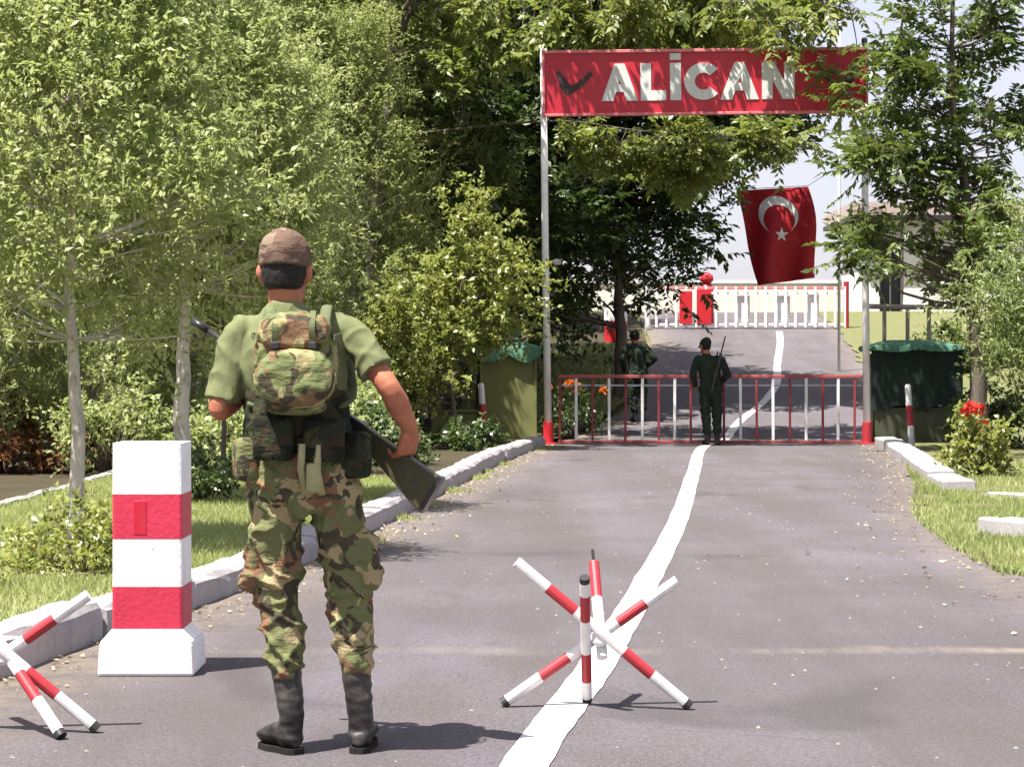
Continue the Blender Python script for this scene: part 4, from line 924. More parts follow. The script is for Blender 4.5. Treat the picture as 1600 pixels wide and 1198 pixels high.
bm = bmesh.new(); wallbox(1328, 1663, 318, 338, -0.55, 6.3)
link('roof', bm_mesh('roof', bm), t, M['rooftile'])
# flag mast and flag
t = thing('flag_mast', 'thin pale mast right of the hanging flag', 'mast', on((1311 - 800) * 52 / FPX, 52, 0.0))
bm = bmesh.new(); add_tube(bm, [(0, 0, -0.2), (0, 0, 8.2)], [0.035, 0.022], 8); link('pole', bm_mesh('pole', bm), t, M['white'], True)
bm = bmesh.new(); add_tube(bm, [(0, 0, 8.2), (0, 0, 8.26), (0, 0, 8.32)], [0.03, 0.05, 0.02], 10); link('finial', bm_mesh('finial', bm), t, M['white'], True)
FLY = 50.0; A = at(1150, 298, FLY); B = at(1262, 292, FLY)
M['flagred'] = canvas('flag_red', (0.36, 0.010, 0.018)); M['flagwhite'] = canvas('flag_white', (0.66, 0.66, 0.66))
t = thing('hanging_flag', 'red flag with white crescent and star hanging from a wire over the road', 'flag', (0, FLY, 0))
C0, C1 = at(1182, 447, FLY), at(1274, 434, FLY)
def flag_pt(u, v):                               # u across, v down
    p = A.lerp(B, u).lerp(C0.lerp(C1, u), v)
    y = 0.13 * math.sin(v * 5 + u * 4) * (0.3 + v) + 0.11 * math.sin(u * 10 + v * 2.5) * (0.25 + v) - 0.3 * v * (1 - u)
    x = p.x - FLY * 0 + 0.03 * math.sin(v * 6.0); return Vector((x + (0.09 * math.sin(v * math.pi) if u > .5 else 0) * (u - .5) * 2, y, p.z))
n, m = 22, 28; v = [flag_pt(i / n, j / m) for j in range(m + 1) for i in range(n + 1)]
f = [(j * (n + 1) + i, j * (n + 1) + i + 1, (j + 1) * (n + 1) + i + 1, (j + 1) * (n + 1) + i) for j in range(m) for i in range(n)]
link('cloth', pydata('cloth', v, f), t, M['flagred'], True)
def emblem(name, polys):
    v = []; f = []
    for poly in polys:
        b = len(v)
        for (u, w) in poly: p = flag_pt(u, w); v.append((p.x, p.y - 0.012, p.z))
        f.append(tuple(range(b, b + len(poly))))
    link(name, pydata(name, v, f), t, M['flagwhite'])
cu, cv, ro = 0.50, 0.29, 0.275; ar = 0.76
cres = []; K = 40
# crescent opens downward: outer circle minus inner circle shifted down
def outer(a): return (cu + ro * math.cos(a), cv + ro * ar * math.sin(a))
ri = ro * 0.80; off = ro * 0.26
def inner(a): return (cu + ri * math.cos(a), cv + off * ar + ri * ar * math.sin(a))
xi = (ro * ro - ri * ri + off * off) / (2 * off); ao = math.asin(min(1, xi / ro)); ai = math.asin(max(-1, min(1, (xi - off) / ri)))
for k in range(K):
    s0, s1 = k / K, (k + 1) / K
    lo = lambda s: outer(math.pi - ao + s * (math.pi + 2 * ao)); li = lambda s: inner(math.pi - ai + s * (math.pi + 2 * ai))
    cres.append([lo(s0), lo(s1), li(s1), li(s0)])
emblem('crescent', cres)
su, sv, sr = 0.52, 0.50, 0.105
pts = [(su + (sr if k % 2 == 0 else sr * 0.4) * math.sin(k * math.pi / 5 + 0.1), sv - (sr if k % 2 == 0 else sr * 0.4) * ar * math.cos(k * math.pi / 5 + 0.1)) for k in range(10)]
emblem('star', [[(su, sv), pts[k], pts[(k + 1) % 10]] for k in range(10)])
t = thing('suspension_wire', 'thin wire carrying the flag between tree and mast', 'wire', (0, FLY, 0))
bm = bmesh.new(); P0 = at(1000, 285, FLY); P1 = at(1316, 270, 52)
add_tube(bm, [(P0.x, 0, P0.z), (A.x, 0.0, A.z + 0.02), (B.x, 0.0, B.z + 0.02), (P1.x, 2.0, P1.z + 0.2)], 0.007, 5); link('cable', bm_mesh('cable', bm), t, M['black'])

# ------------------------------------------------------------------ people
M['skin'] = (lambda t: (t.bump(t.math('ADD', t.noise(30, 5, 0.7), t.noise(160, 3, 0.7)), 0.22, 0.005), t.done(t.mix(t.ramp(t.noise(24, 6, 0.7), [(0.35, (0, 0, 0)), (0.65, (1, 1, 1))]), (0.31, 0.105, 0.058), (0.40, 0.155, 0.09)), 0.62, 0.3))[1])(NT('tanned_skin'))
M['hair'] = (lambda t: (t.bump(t.noise(60, 4, 0.7, t.vec((1, 1, 0.3))), 0.8, 0.01), t.done((0.012, 0.010, 0.010), 0.7, 0.3))[1])(NT('black_hair'))
M['shirt'] = fabric('olive_shirt', (0.135, 0.148, 0.072), 0.28)
M['camo'] = camo('woodland_camo', (0.105, 0.125, 0.052), (0.165, 0.082, 0.048), (0.016, 0.017, 0.016), (0.31, 0.25, 0.14), 7.5, 1.0)
M['camo_pack'] = camo('pack_camo', (0.115, 0.145, 0.06), (0.16, 0.085, 0.052), (0.024, 0.02, 0.02), (0.26, 0.23, 0.115), 7.0, 4.4, (1, 1, 1))
M['camo_dark'] = camo('dark_webbing_camo', (0.018, 0.025, 0.016), (0.034, 0.023, 0.016), (0.007, 0.008, 0.008), (0.045, 0.046, 0.025), 9.0, 8.8)
M['camo_cap'] = camo('brown_cap_camo', (0.12, 0.075, 0.058), (0.15, 0.095, 0.072), (0.07, 0.042, 0.036), (0.19, 0.14, 0.10), 9.0, 2.2)
M['boot'] = (lambda t: (t.bump(t.noise(40, 5, 0.7), 0.5, 0.006), t.done(t.mix(t.ramp(t.noise(9, 6, 0.7), [(0.4, (0, 0, 0)), (0.75, (1, 1, 1))]), (0.012, 0.011, 0.011), (0.075, 0.064, 0.058)), 0.5, 0.4))[1])(NT('dusty_black_leather'))
M['sole'] = fabric('black_rubber_sole', (0.02, 0.018, 0.018))
M['gun'] = paint('black_gunmetal', (0.02, 0.02, 0.021), 0.35, 0.2, (0.06, 0.06, 0.06))
M['stock'] = paint('dark_stock', (0.045, 0.040, 0.018), 0.5, 0.5, (0.10, 0.09, 0.035), 12)
M['darkgreen'] = fabric('dark_green_uniform', (0.020, 0.029, 0.020), 0.3)
M['strap'] = fabric('green_strap', (0.10, 0.115, 0.06))
M['piping'] = fabric('pale_piping', (0.30, 0.29, 0.15))

def remesh(name, bm, vox, smooth=4, wrinkle=None, fac=0.5):
    me = bm_mesh('tmp', bm); ob = bpy.data.objects.new('tmp', me); COL.objects.link(ob)
    m = ob.modifiers.new('r', 'REMESH'); m.mode = 'VOXEL'; m.voxel_size = vox
    s = ob.modifiers.new('s', 'SMOOTH'); s.iterations = smooth; s.factor = fac
    dg = bpy.context.evaluated_depsgraph_get(); dg.update()
    out = bpy.data.meshes.new_from_object(ob.evaluated_get(dg)); out.name = name
    bpy.data.objects.remove(ob); bpy.data.meshes.remove(me)
    n = len(out.vertices); co = np.empty(n * 3, 'f'); no = np.empty(n * 3, 'f')
    if wrinkle:
        out.vertices.foreach_get('co', co); out.vertices.foreach_get('normal', no)
        co = co.reshape(-1, 3); no = no.reshape(-1, 3)
        d = np.array([wrinkle(Vector(p)) for p in co], 'f')
        co = co + no * d[:, None]; out.vertices.foreach_set('co', co.ravel()); out.update()
    out.materials.clear(); return out
def ell(bm, secs, n=24, power=2.0):
    """horizontal elliptical sections (cx, cy, z, rx, ry)"""
    rings = []
    for cx, cy, z, rx, ry in secs:
        r = []
        for k in range(n):
            a = 2 * math.pi * k / n; c, s = math.cos(a), math.sin(a); e = 2.0 / power
            r.append(Vector((cx + rx * math.copysign(abs(c) ** e, c), cy + ry * math.copysign(abs(s) ** e, s), z)))
        rings.append(r)
    ring_loft(bm, rings)
def limb(bm, pts, rad, n=16, squash=1.0): add_tube(bm, spline(pts, 5), [float(x) for x in np.interp(np.linspace(0, len(pts) - 1, (len(pts) - 1) * 5 + 1), range(len(pts)), rad)], n, caps=True, squash=squash)
def hand(bm, w, d, palm_n, curl=1.0, side=1, s=1.0):
    """hand at wrist w pointing along d; fingers curl toward palm_n"""
    d = Vector(d).normalized(); pn = Vector(palm_n); pn = (pn - d * pn.dot(d)).normalized(); sd = d.cross(pn).normalized() * side
    w = Vector(w); kn = w + d * 0.085 * s
    for k in range(4):
        o = (k - 1.5) * 0.0205 * s
        limb(bm, [w + d * 0.005 + sd * o * 0.6, w + d * 0.045 * s + sd * o * 0.9, kn + sd * o], [0.017 * s, 0.016 * s, 0.0125 * s], 8)
        L = (0.040, 0.046, 0.043, 0.034)[k] * s
        p0 = kn + sd * o; d1 = (d * math.cos(0.9 * curl) + pn * math.sin(0.9 * curl)); p1 = p0 + d1 * L
        d2 = (d * math.cos(1.9 * curl) + pn * math.sin(1.9 * curl)); p2 = p1 + d2 * L * 0.72
        d3 = (d * math.cos(2.7 * curl) + pn * math.sin(2.7 * curl)); p3 = p2 + d3 * L * 0.5
        add_tube(bm, [p0, p1, p2, p3], [0.0105 * s, 0.0098 * s, 0.009 * s, 0.0075 * s], 8, caps=True)
    t0 = w + d * 0.025 * s - sd * 0.028 * s; t1 = t0 + (d * 0.6 - sd * 0.6 + pn * 0.5).normalized() * 0.04 * s
    t2 = t1 + (d * 0.7 + pn * 0.8).normalized() * 0.032 * s; t3 = t2 + (d * 0.3 + pn * 0.9 + sd * .3).normalized() * 0.024 * s
    add_tube(bm, [t0, t1, t2, t3], [0.015 * s, 0.0125 * s, 0.0105 * s, 0.0085 * s], 8, caps=True)
def wr(A, sx, sz, seed=0.0, dz=0.0):
    def rid(q): return max(0.0, 1 - abs(mnoise.noise(q)) * 4.2) ** 1.3
    def f(p):
        q = Vector((p.x * sx + seed, p.y * sx, (p.z + 0.45 * p.x) * sz))
        q2 = Vector((p.x * sx * 1.3 + seed + 11, p.y * sx * 1.3, (p.z - 0.7 * p.x + 0.3 * p.y) * sz * 0.9))
        return A * (0.62 * rid(q) + 0.5 * rid(q2) + 0.35 * mnoise.noise(q * 0.6) - 0.3)
    return f

def person(label, loc, J, cl, rz=0.0, detail=True):
    """J: joints in metres, x right, y forward, z up. cl: clothing materials"""
    t = thing('person', label, 'person', loc, rz)
    V_ = lambda k: Vector(J[k])
    n0 = V_('neck'); hd = V_('head'); face = Vector(J['face']).normalized(); fs_ = face.cross(Vector((0, 0, 1))).normalized()
    # --- body: one continuous skin mesh
    bm = bmesh.new()
    def head_sec(z, f0, rx, ry): 
        c = hd + face * f0; return (c, z, rx, ry)
    rings = []
    for z, f0, rx, ry in ((-0.115, 0.055, 0.030, 0.028), (-0.10, 0.045, 0.046, 0.052), (-0.07, 0.025, 0.060, 0.078), (-0.03, 0.008, 0.070, 0.093), (0.02, 0.0, 0.076, 0.098), (0.06, -0.003, 0.074, 0.095), (0.095, -0.004, 0.058, 0.075), (0.115, -0.004, 0.03, 0.04)):
        c = hd + face * f0; rings.append([c + fs_ * rx * math.cos(a) + face * ry * math.sin(a) + Vector((0, 0, z)) for a in (2 * math.pi * k / 20 for k in range(20))])
    ring_loft(bm, rings)
    limb(bm, [hd + face * 0.088 + Vector((0, 0, 0.015)), hd + face * 0.106 + Vector((0, 0, -0.018)), hd + face * 0.112 + Vector((0, 0, -0.032))], [0.008, 0.012, 0.013], 8)   # nose
    limb(bm, [hd + face * 0.094 + fs_ * -0.022 + Vector((0, 0, -0.062)), hd + face * 0.1 + Vector((0, 0, -0.06)), hd + face * 0.094 + fs_ * 0.022 + Vector((0, 0, -0.062))], [0.006, 0.008, 0.006], 8)   # lips
    limb(bm, [hd + face * 0.088 + fs_ * -0.05 + Vector((0, 0, 0.03)), hd + face * 0.098 + Vector((0, 0, 0.028)), hd + face * 0.088 + fs_ * 0.05 + Vector((0, 0, 0.03))], [0.009, 0.01, 0.009], 8)   # brow
    for s in (-1, 1):
        limb(bm, [hd + fs_ * s * 0.078 + Vector((0, 0, -0.035)) - face * 0.008, hd + fs_ * s * 0.088 + Vector((0, 0, 0.0)) - face * 0.018, hd + fs_ * s * 0.085 + Vector((0, 0, 0.022)) - face * 0.012], [0.010, 0.013, 0.011], 8)
    limb(bm, [n0 + Vector((0, 0, -0.08)), n0, hd + Vector((0, 0, -0.05)) - face * 0.015], [0.075, 0.06, 0.06])
    hp, ch = V_('hip'), V_('chest')
    ell(bm, [(hp.x, hp.y, hp.z - 0.10, 0.09, 0.07), (hp.x, hp.y, hp.z, 0.14, 0.095), ((hp.x + ch.x) / 2, (hp.y + ch.y) / 2, (hp.z + ch.z) / 2 - .04, 0.125, 0.085), (ch.x, ch.y, ch.z - 0.03, 0.15, 0.095), (ch.x, ch.y, ch.z + 0.06, 0.14, 0.085), (n0.x, n0.y, n0.z - 0.05, 0.08, 0.06)])
    for s in ('l', 'r'):
        limb(bm, [V_('sh_' + s), V_('sh_' + s).lerp(V_('el_' + s), 0.6), V_('el_' + s), V_('wr_' + s)], [0.034, 0.040, 0.039, 0.027])
        el, wq = V_('el_' + s), V_('wr_' + s); limb(bm, [el, el.lerp(wq, 0.3), wq], [0.039, 0.043, 0.027])
        hand(bm, wq, J['hd_' + s], J['pn_' + s], J.get('curl', 0.9), 1 if s == 'l' else -1, 1.0)
        limb(bm, [V_('hj_' + s), V_('kn_' + s), V_('an_' + s)], [0.075, 0.052, 0.036])
        limb(bm, [V_('an_' + s), V_('an_' + s) * 0.7 + V_('toe_' + s) * 0.3 + Vector((0, 0, -.03)), V_('toe_' + s) + Vector((0, 0, .01))], [0.034, 0.034, 0.022])
    link('body', remesh('body', bm, 0.0065 if detail else 0.008, 3), t, M['skin'], True)
    for s in (-1, 1):
        bm = bmesh.new(); bmesh.ops.create_icosphere(bm, subdivisions=2, radius=0.0125, matrix=Matrix.Translation(hd + face * 0.085 + fs_ * s * 0.031 + Vector((0, 0, 0.008)))); link('eye', bm_mesh('eye', bm), t, M['white'], True)
    # --- hair
    bm = bmesh.new(); rings = []
    for z, f0, rx, ry in ((-0.062, -0.040, 0.056, 0.046), (-0.045, -0.034, 0.068, 0.066), (-0.01, -0.022, 0.079, 0.083), (0.03, -0.014, 0.082, 0.09), (0.08, -0.01, 0.074, 0.085), (0.115, -0.008, 0.045, 0.05)):
        c = hd + face * f0; rings.append([c + fs_ * rx * math.cos(a) + face * ry * math.sin(a) + Vector((0, 0, z)) for a in (2 * math.pi * k / 24 for k in range(24))])
    ring_loft(bm, rings); link('hair', remesh('hair', bm, 0.007, 3, lambda p: 0.003 * mnoise.noise(p * 60)), t, M['hair'], True)
    # --- cap
    bm = bmesh.new(); rings = []
    for z, f0, rx, ry in ((0.012, -0.004, 0.090, 0.112), (0.045, -0.004, 0.092, 0.113), (0.085, -0.005, 0.088, 0.106), (0.115, -0.004, 0.073, 0.087), (0.136, -0.003, 0.045, 0.055), (0.143, -0.003, 0.012, 0.015)):
        c = hd + face * f0; rings.append([c + fs_ * rx * math.cos(a) + face * ry * math.sin(a) + Vector((0, 0, z - 0.012 * math.sin(a))) for a in (2 * math.pi * k / 28 for k in range(28))])
    ring_loft(bm, rings); cap = link('cap', remesh('cap', bm, 0.006, 4, lambda p: 0.004 * mnoise.noise(p * 22)), t, cl['cap'], True)
    bm = bmesh.new(); vt = []; 
    for k in range(15):
        a = math.radians(20 + 140 * k / 14)
        for r_, dz in ((1.0, 0.0), (1.28, -0.004), (1.58, -0.02)):
            vt.append(bm.verts.new(hd + fs_ * 0.088 * math.cos(a) * min(r_, 1.12) + face * 0.11 * math.sin(a) * r_ + Vector((0, 0, 0.018 + dz))))
    for k in range(14):
        for j in range(2): bm.faces.new((vt[3 * k + j], vt[3 * k + j + 1], vt[3 * k + j + 4], vt[3 * k + j + 3]))
    bmesh.ops.solidify(bm, geom=bm.faces[:], thickness=0.005); link('visor', bm_mesh('visor', bm), cap, cl['cap'], True)
    # --- shirt
    bm = bmesh.new(); k = cl.get('bulk', 1.0)
    ell(bm, [(hp.x, hp.y, hp.z + 0.02, 0.17 * k, 0.125 * k), (hp.x, hp.y, hp.z + 0.08, 0.175 * k, 0.125 * k), ((hp.x + ch.x) / 2, (hp.y + ch.y) / 2, (hp.z + ch.z) / 2, 0.17 * k, 0.12 * k), (ch.x, ch.y, ch.z - 0.06, 0.19 * k, 0.125 * k), (ch.x, ch.y, ch.z + 0.03, 0.185 * k, 0.118 * k), ((n0.x * .6 + ch.x * .4), (n0.y + ch.y) / 2, n0.z - 0.055, 0.135, 0.085), (n0.x, n0.y, n0.z - 0.02, 0.074, 0.070), (n0.x, n0.y, n0.z + 0.005, 0.066, 0.064)])
    for s in ('l', 'r'):
        sh, el = V_('sh_' + s), V_('el_' + s); fr = cl.get('sleeve_' + s, 0.86)
        sv = spline([n0 * .5 + sh * .5 + Vector((0, 0, -0.035)), sh + Vector((0, 0, -0.01)), sh.lerp(el, fr * 0.6), sh.lerp(el, fr)], 5)
        add_tube(bm, sv, [float(x) for x in np.interp(np.linspace(0, 3, len(sv)), [0, 1, 2, 3], [0.050, 0.059, 0.060, 0.068])], 18)
        if cl.get('long'): limb(bm, [el, V_('wr_' + s)], [0.056, 0.042])
    link('shirt', remesh('shirt', bm, 0.007, 4, wr(0.013, 7, 5.5, 3.0)), t, cl['shirt'], True)
    # --- trousers
    bm = bmesh.new()
    ell(bm, [(hp.x, hp.y, hp.z - 0.15, 0.10, 0.10), (hp.x, hp.y, hp.z - 0.08, 0.19, 0.14), (hp.x, hp.y, hp.z, 0.205, 0.145), (hp.x, hp.y, hp.z + 0.06, 0.19, 0.135), (hp.x, hp.y, hp.z + 0.10, 0.18, 0.13)])
    for s in ('l', 'r'):
        h_, kn_, an = V_('hj_' + s), V_('kn_' + s), V_('an_' + s)
        bl = an.lerp(kn_, cl.get('blouse', 0.36)); 
        limb(bm, [h_, h_.lerp(kn_, 0.5), kn_, kn_.lerp(bl, 0.55), bl + Vector((0, 0, 0.03))], [0.100, 0.092, 0.078, 0.070, 0.066])
        if cl.get('pocket'):
            ps_ = -1 if s == 'l' else 1; pc = h_.lerp(kn_, 0.72) + Vector((ps_ * 0.078, -0.01, 0)); limb(bm, [pc + Vector((0, 0, 0.07)), pc + Vector((ps_ * 0.012, 0, -0.05))], [0.034, 0.042], squash=1.4)
    link('trousers', remesh('trousers', bm, 0.007, 4, wr(0.024, 5.5, 12, 1.5)), t, cl['trousers'], True)
    # --- boots
    for s in ('l', 'r'):
        an, toe, kn_ = V_('an_' + s), V_('toe_' + s), V_('kn_' + s); heel = an * 1.18 - toe * 0.18; heel.z = 0.035; fd = (toe - heel); fd.z = 0; fd.normalize(); sd = fd.cross(Vector((0, 0, 1)))
        bm = bmesh.new()
        limb(bm, [an.lerp(kn_, 0.46), an.lerp(kn_, 0.2), an + Vector((0, 0, 0.0)), heel + fd * 0.05 + Vector((0, 0, .025))], [0.054, 0.049, 0.044, 0.047])
        L = (Vector((toe.x, toe.y, 0)) - Vector((heel.x, heel.y, 0))).length
        for q, (f_, w_, h_) in enumerate([(0.0, .032, .05), (.12, .043, .075), (.35, .042, .085), (.6, .048, .065), (.82, .048, .05), (.97, .036, .042), (1.03, .02, .035)]): pass
        rings = []
        for f_, w_, h_ in [(-0.02, .022, .05), (.06, .040, .075), (.35, .042, .095), (.6, .049, .078), (.82, .048, .062), (.97, .036, .05), (1.04, .018, .04)]:
            c = Vector((heel.x, heel.y, 0)) + fd * L * f_
            rings.append([c + sd * w_ * math.cos(a) + Vector((0, 0, 0.018 + max(0, h_ * (0.5 + 0.5 * math.sin(a)) ** 0.7))) for a in (2 * math.pi * k2 / 16 for k2 in range(16))])
        ring_loft(bm, rings)
        b_ = link('boot', remesh('boot', bm, 0.006, 4, lambda p: 0.004 * mnoise.noise(Vector((p.x * 18, p.y * 18, p.z * 45)))), t, M['boot'], True)
        bm = bmesh.new(); rings = []
        for zz_ in (0.0, 0.021):
            rr_ = []
            for k2 in range(48):
                a = 2 * math.pi * k2 / 48; u_ = 0.5 - 0.5 * math.cos(a); w_ = float(np.interp(u_, [0, .08, .35, .65, .9, 1], [.016, .037, .036, .047, .037, .012])) * (1 if a < math.pi else -1)
                rr_.append(Vector((heel.x, heel.y, zz_)) + fd * (L * 1.06 * u_ - 0.012) + sd * w_)
            rings.append(rr_)
        ring_loft(bm, rings); link('sole', bm_mesh('sole', bm), b_, M['sole'])
    return t

S = 452.0
def sp_(px, py, y=0.0): return ((px - 480) / S, y, (1175 - py) / S)
SOL = Vector(((480 - 800) * 7.97 / FPX, 7.97, 0.0))
J = dict(head=sp_(446, 426), face=(0.12, 1, -0.05), neck=sp_(447, 474, -0.01), chest=sp_(458, 545), hip=sp_(474, 735),
         sh_l=sp_(372, 520), el_l=sp_(346, 640, -0.02), wr_l=(-0.20, 0.185, 1.29), hd_l=(0.25, 0.5, 0.6), pn_l=(0.6, 0.2, 0.5),
         sh_r=sp_(546, 513), el_r=sp_(614, 612, -0.075), wr_r=sp_(642, 672, 0.015), hd_r=(-0.22, 0.30, -0.9), pn_r=(-0.55, 0.65, -0.2),
         hj_l=sp_(432, 770), kn_l=sp_(434, 925, 0.02), an_l=sp_(456, 1118, -0.03), toe_l=(-0.165, 0.11, 0.03),
         hj_r=sp_(522, 770), kn_r=sp_(543, 915, 0.02), an_r=sp_(563, 1118, 0.0), toe_r=(0.195, 0.225, 0.03))
sold = person('soldier with camouflage backpack seen from behind, rifle held across chest', tuple(SOL), J,
              dict(cap=M['camo_cap'], shirt=M['shirt'], trousers=M['camo'], sleeve_l=0.88, sleeve_r=0.66, pocket=True, blouse=0.36))
# webbing around the waist: clothing of the soldier
bm = bmesh.new(); hp = Vector(J['hip'])
ell(bm, [(-0.028, 0, 1.035, 0.178, 0.138), (-0.03, 0, 1.06, 0.186, 0.146), (-0.035, 0, 1.16, 0.186, 0.148), (-0.04, 0, 1.24, 0.182, 0.146), (-0.04, 0, 1.26, 0.172, 0.135)])
web = link('load_vest', remesh('load_vest', bm, 0.008, 3, wr(0.012, 11, 14, 9.0)), sold, M['camo_dark'], True)
def pouch(c, s, mat, nm='pouch', rot=0.0, par=None):
    bm = bmesh.new(); add_box(bm, (0, 0, 0), s, min(s) * 0.28, None, 0, 3); o = link(nm, bm_mesh(nm, bm), par or web, mat, True); o.location = c; o.rotation_euler = (0, 0, rot); return o
pouch((-0.205, -0.05, 1.015), (0.085, 0.12, 0.15), M['camo'], rot=0.3); pouch((0.175, -0.06, 1.03), (0.08, 0.11, 0.16), M['camo_dark'], rot=-0.35)
pouch((-0.10, -0.155, 1.09), (0.14, 0.07, 0.15), M['camo_dark']); pouch((0.07, -0.155, 1.085), (0.14, 0.07, 0.15), M['camo_dark'])
bm = bmesh.new()
for a, b in ((480, 500), (505, 512)):
    p, q = sp_(a, 690, -0.185), sp_(a + 4, 768, -0.165); add_tube(bm, [p, ((p[0] + q[0]) / 2 - 0.01, -0.19, (p[2] + q[2]) / 2), q], [0.014, 0.012, 0.012], 6, squash=0.4)
add_box(bm, sp_(497, 742, -0.185), (0.05, 0.02, 0.10), 0.008)
link('hanging_straps', bm_mesh('hanging_straps', bm), web, M['piping'], True)
# backpack (a thing of its own)
pk = thing('backpack', 'round camouflage backpack worn on the back of the nearer soldier', 'backpack', tuple(SOL))
bm = bmesh.new(); cxp = (470 - 480) / S
def slab(bm, cx, cz, rows, y0, y1, n=28, pw=2.6):
    """rounded pad: outline rows (z, halfwidth), front y0 back y1"""
    rings = []
    for y, k in ((y1, 0.93), (y1 * .7 + y0 * .3, 1.0), ((y0 + y1) / 2, 1.02), (y1 * .3 + y0 * .7, 0.98), (y0 * .9 + y1 * .1, 0.86), (y0, 0.62)):
        r_ = []
        for q in range(n):
            a = 2 * math.pi * q / n; c, s = math.cos(a), math.sin(a); e = 2 / pw
            X = math.copysign(abs(c) ** e, c); Z = math.copysign(abs(s) ** e, s)
            r_.append(Vector((cx + rows[0] * X * k, y, cz + rows[1] * Z * k)))
        rings.append(r_)
    ring_loft(bm, rings)
slab(bm, cxp, 1.350, (0.138, 0.165), -0.250, -0.11)
link('main_bag', remesh('main_bag', bm, 0.0075, 3, wr(0.012, 10, 12, 6.0)), pk, M['camo_pack'], True)
bm = bmesh.new(); slab(bm, cxp + 0.002, 1.295, (0.132, 0.098), -0.315, -0.23, pw=2.4); pocket = link('front_pocket', remesh('front_pocket', bm, 0.0075, 3, wr(0.008, 10, 12, 2.0)), pk, M['camo_pack'], True)
bm = bmesh.new(); pts = []
for q in range(41):
    a = math.pi * (0.97 + 1.06 * q / 40); pts.append((cxp + 0.004 + 0.131 * math.copysign(abs(math.cos(a)) ** .83, math.cos(a)), -0.272, 1.297 + 0.096 * math.copysign(abs(math.sin(a)) ** .83, math.sin(a))))
add_tube(bm, pts, 0.006, 8); link('piping', bm_mesh('piping', bm), pocket, M['piping'], True)
bm = bmesh.new(); slab(bm, cxp, 1.448, (0.126, 0.066), -0.270, -0.14, pw=2.6); link('top_flap', remesh('top_flap', bm, 0.0075, 3, wr(0.010, 12, 10, 4.0)), pk, M['camo_pack'], True)
bm = bmesh.new(); slab(bm, cxp, 1.205, (0.105, 0.035), -0.25, -0.15); link('bottom_roll', remesh('bottom_roll', bm, 0.0075, 3), pk, M['camo_pack'], True)
for s in (-1, 1):
    bm = bmesh.new(); X = cxp + s * 0.095
    add_tube(bm, spline([(X, -0.15, 1.48), (X - 0.0, -0.085, 1.525), (X, 0.02, 1.535), (X + s * .02, 0.11, 1.47), (X + s * .05, 0.15, 1.38), (X + s * 0.075, 0.10, 1.24), (X + s * 0.06, -0.10, 1.20)], 5), 0.021, 8, squash=0.45)
    link('shoulder_strap', bm_mesh('shoulder_strap', bm), pk, M['strap'], True)
for s in (-1, 1):
    bm = bmesh.new(); X = cxp + s * 0.062
    for k, (z0_, z1_, yy_) in enumerate(((1.522, 1.385, -0.266),)):
        q = spline([(X, yy_ + 0.055, z0_), (X, yy_ - 0.004, z0_ - 0.045), (X, yy_ - 0.006, z0_ - 0.09), (X, yy_ + 0.012, z1_)], 4)
        rings = [[p + Vector((-0.010, 0, 0)), p + Vector((0.010, 0, 0)), p + Vector((0.010, -0.003, 0.0)), p + Vector((-0.010, -0.003, 0.0))] for p in q]; ring_loft(bm, rings)
    st_ = link('flap_strap', bm_mesh('flap_strap', bm), pk, M['strap'])
    bm = bmesh.new(); add_box(bm, (X, -0.272, 1.405), (0.028, 0.008, 0.022), 0.002); link('buckle', bm_mesh('buckle', bm), st_, M['black'])
    bm = bmesh.new(); X = cxp + s * 0.142
    q = spline([(X, -0.12, 1.44), (X + s * .004, -0.18, 1.438), (X - s * .012, -0.24, 1.43)], 4); rings = [[p + Vector((s * .002, 0, -.009)), p + Vector((s * .002, 0, .009)), p + Vector((s * .006, 0, .009)), p + Vector((s * .006, 0, -.009))] for p in q]; ring_loft(bm, rings)
    link('side_strap', bm_mesh('side_strap', bm), pk, M['strap'])
# rifle (a thing of its own)
rf = thing('rifle', 'black rifle held diagonally across the body by the nearer soldier', 'rifle', tuple(SOL))
Mz = Vector(sp_(285, 500, 0.30)); Bt = Vector(sp_(683, 752, 0.03)); D = (Bt - Mz); RL = D.length; D.normalize()
down = Vector((-0.0, 0.0, -1)); down = (down - D * down.dot(D)).normalized(); sdv = D.cross(down)
RM = Matrix((D, sdv, down)).transposed()
def rpt(s, d=0.0, w=0.0): return Mz + D * s + down * d + sdv * w
def rbox(nm, s0, s1, d0, d1, w, mat, bev=0.006, par=rf):
    bm = bmesh.new(); add_box(bm, rpt((s0 + s1) / 2, (d0 + d1) / 2), (s1 - s0, w, d1 - d0), bev, RM, 0, 2); return link(nm, bm_mesh(nm, bm), par, mat)
bm = bmesh.new(); add_tube(bm, [rpt(0), rpt(0.44)], 0.0105, 12); brl = link('barrel', bm_mesh('barrel', bm), rf, M['gun'], True)
bm = bmesh.new(); add_tube(bm, [rpt(-0.01), rpt(0.06)], 0.0145, 12); link('flash_hider', bm_mesh('flash_hider', bm), brl, M['gun'], True)
bm = bmesh.new(); add_box(bm, rpt(0.13, -0.03), (0.015, 0.012, 0.05), 0.003, RM); link('front_sight', bm_mesh('front_sight', bm), brl, M['gun'])
rbox('handguard', 0.20, 0.44, -0.018, 0.035, 0.045, M['stock'], 0.012)
rbox('receiver', 0.44, 0.76, -0.03, 0.038, 0.042, M['gun'])
bm = bmesh.new(); pts = [(0.53, 0.035), (0.535, 0.10), (0.515, 0.17), (0.485, 0.215)]
rings = [[rpt(s + a, d, b) for a, b in ((-.028, -.013), (.028, -.013), (.028, .013), (-.028, .013))] for s, d in pts]; ring_loft(bm, rings); link('magazine', bm_mesh('magazine', bm), rf, M['gun'])
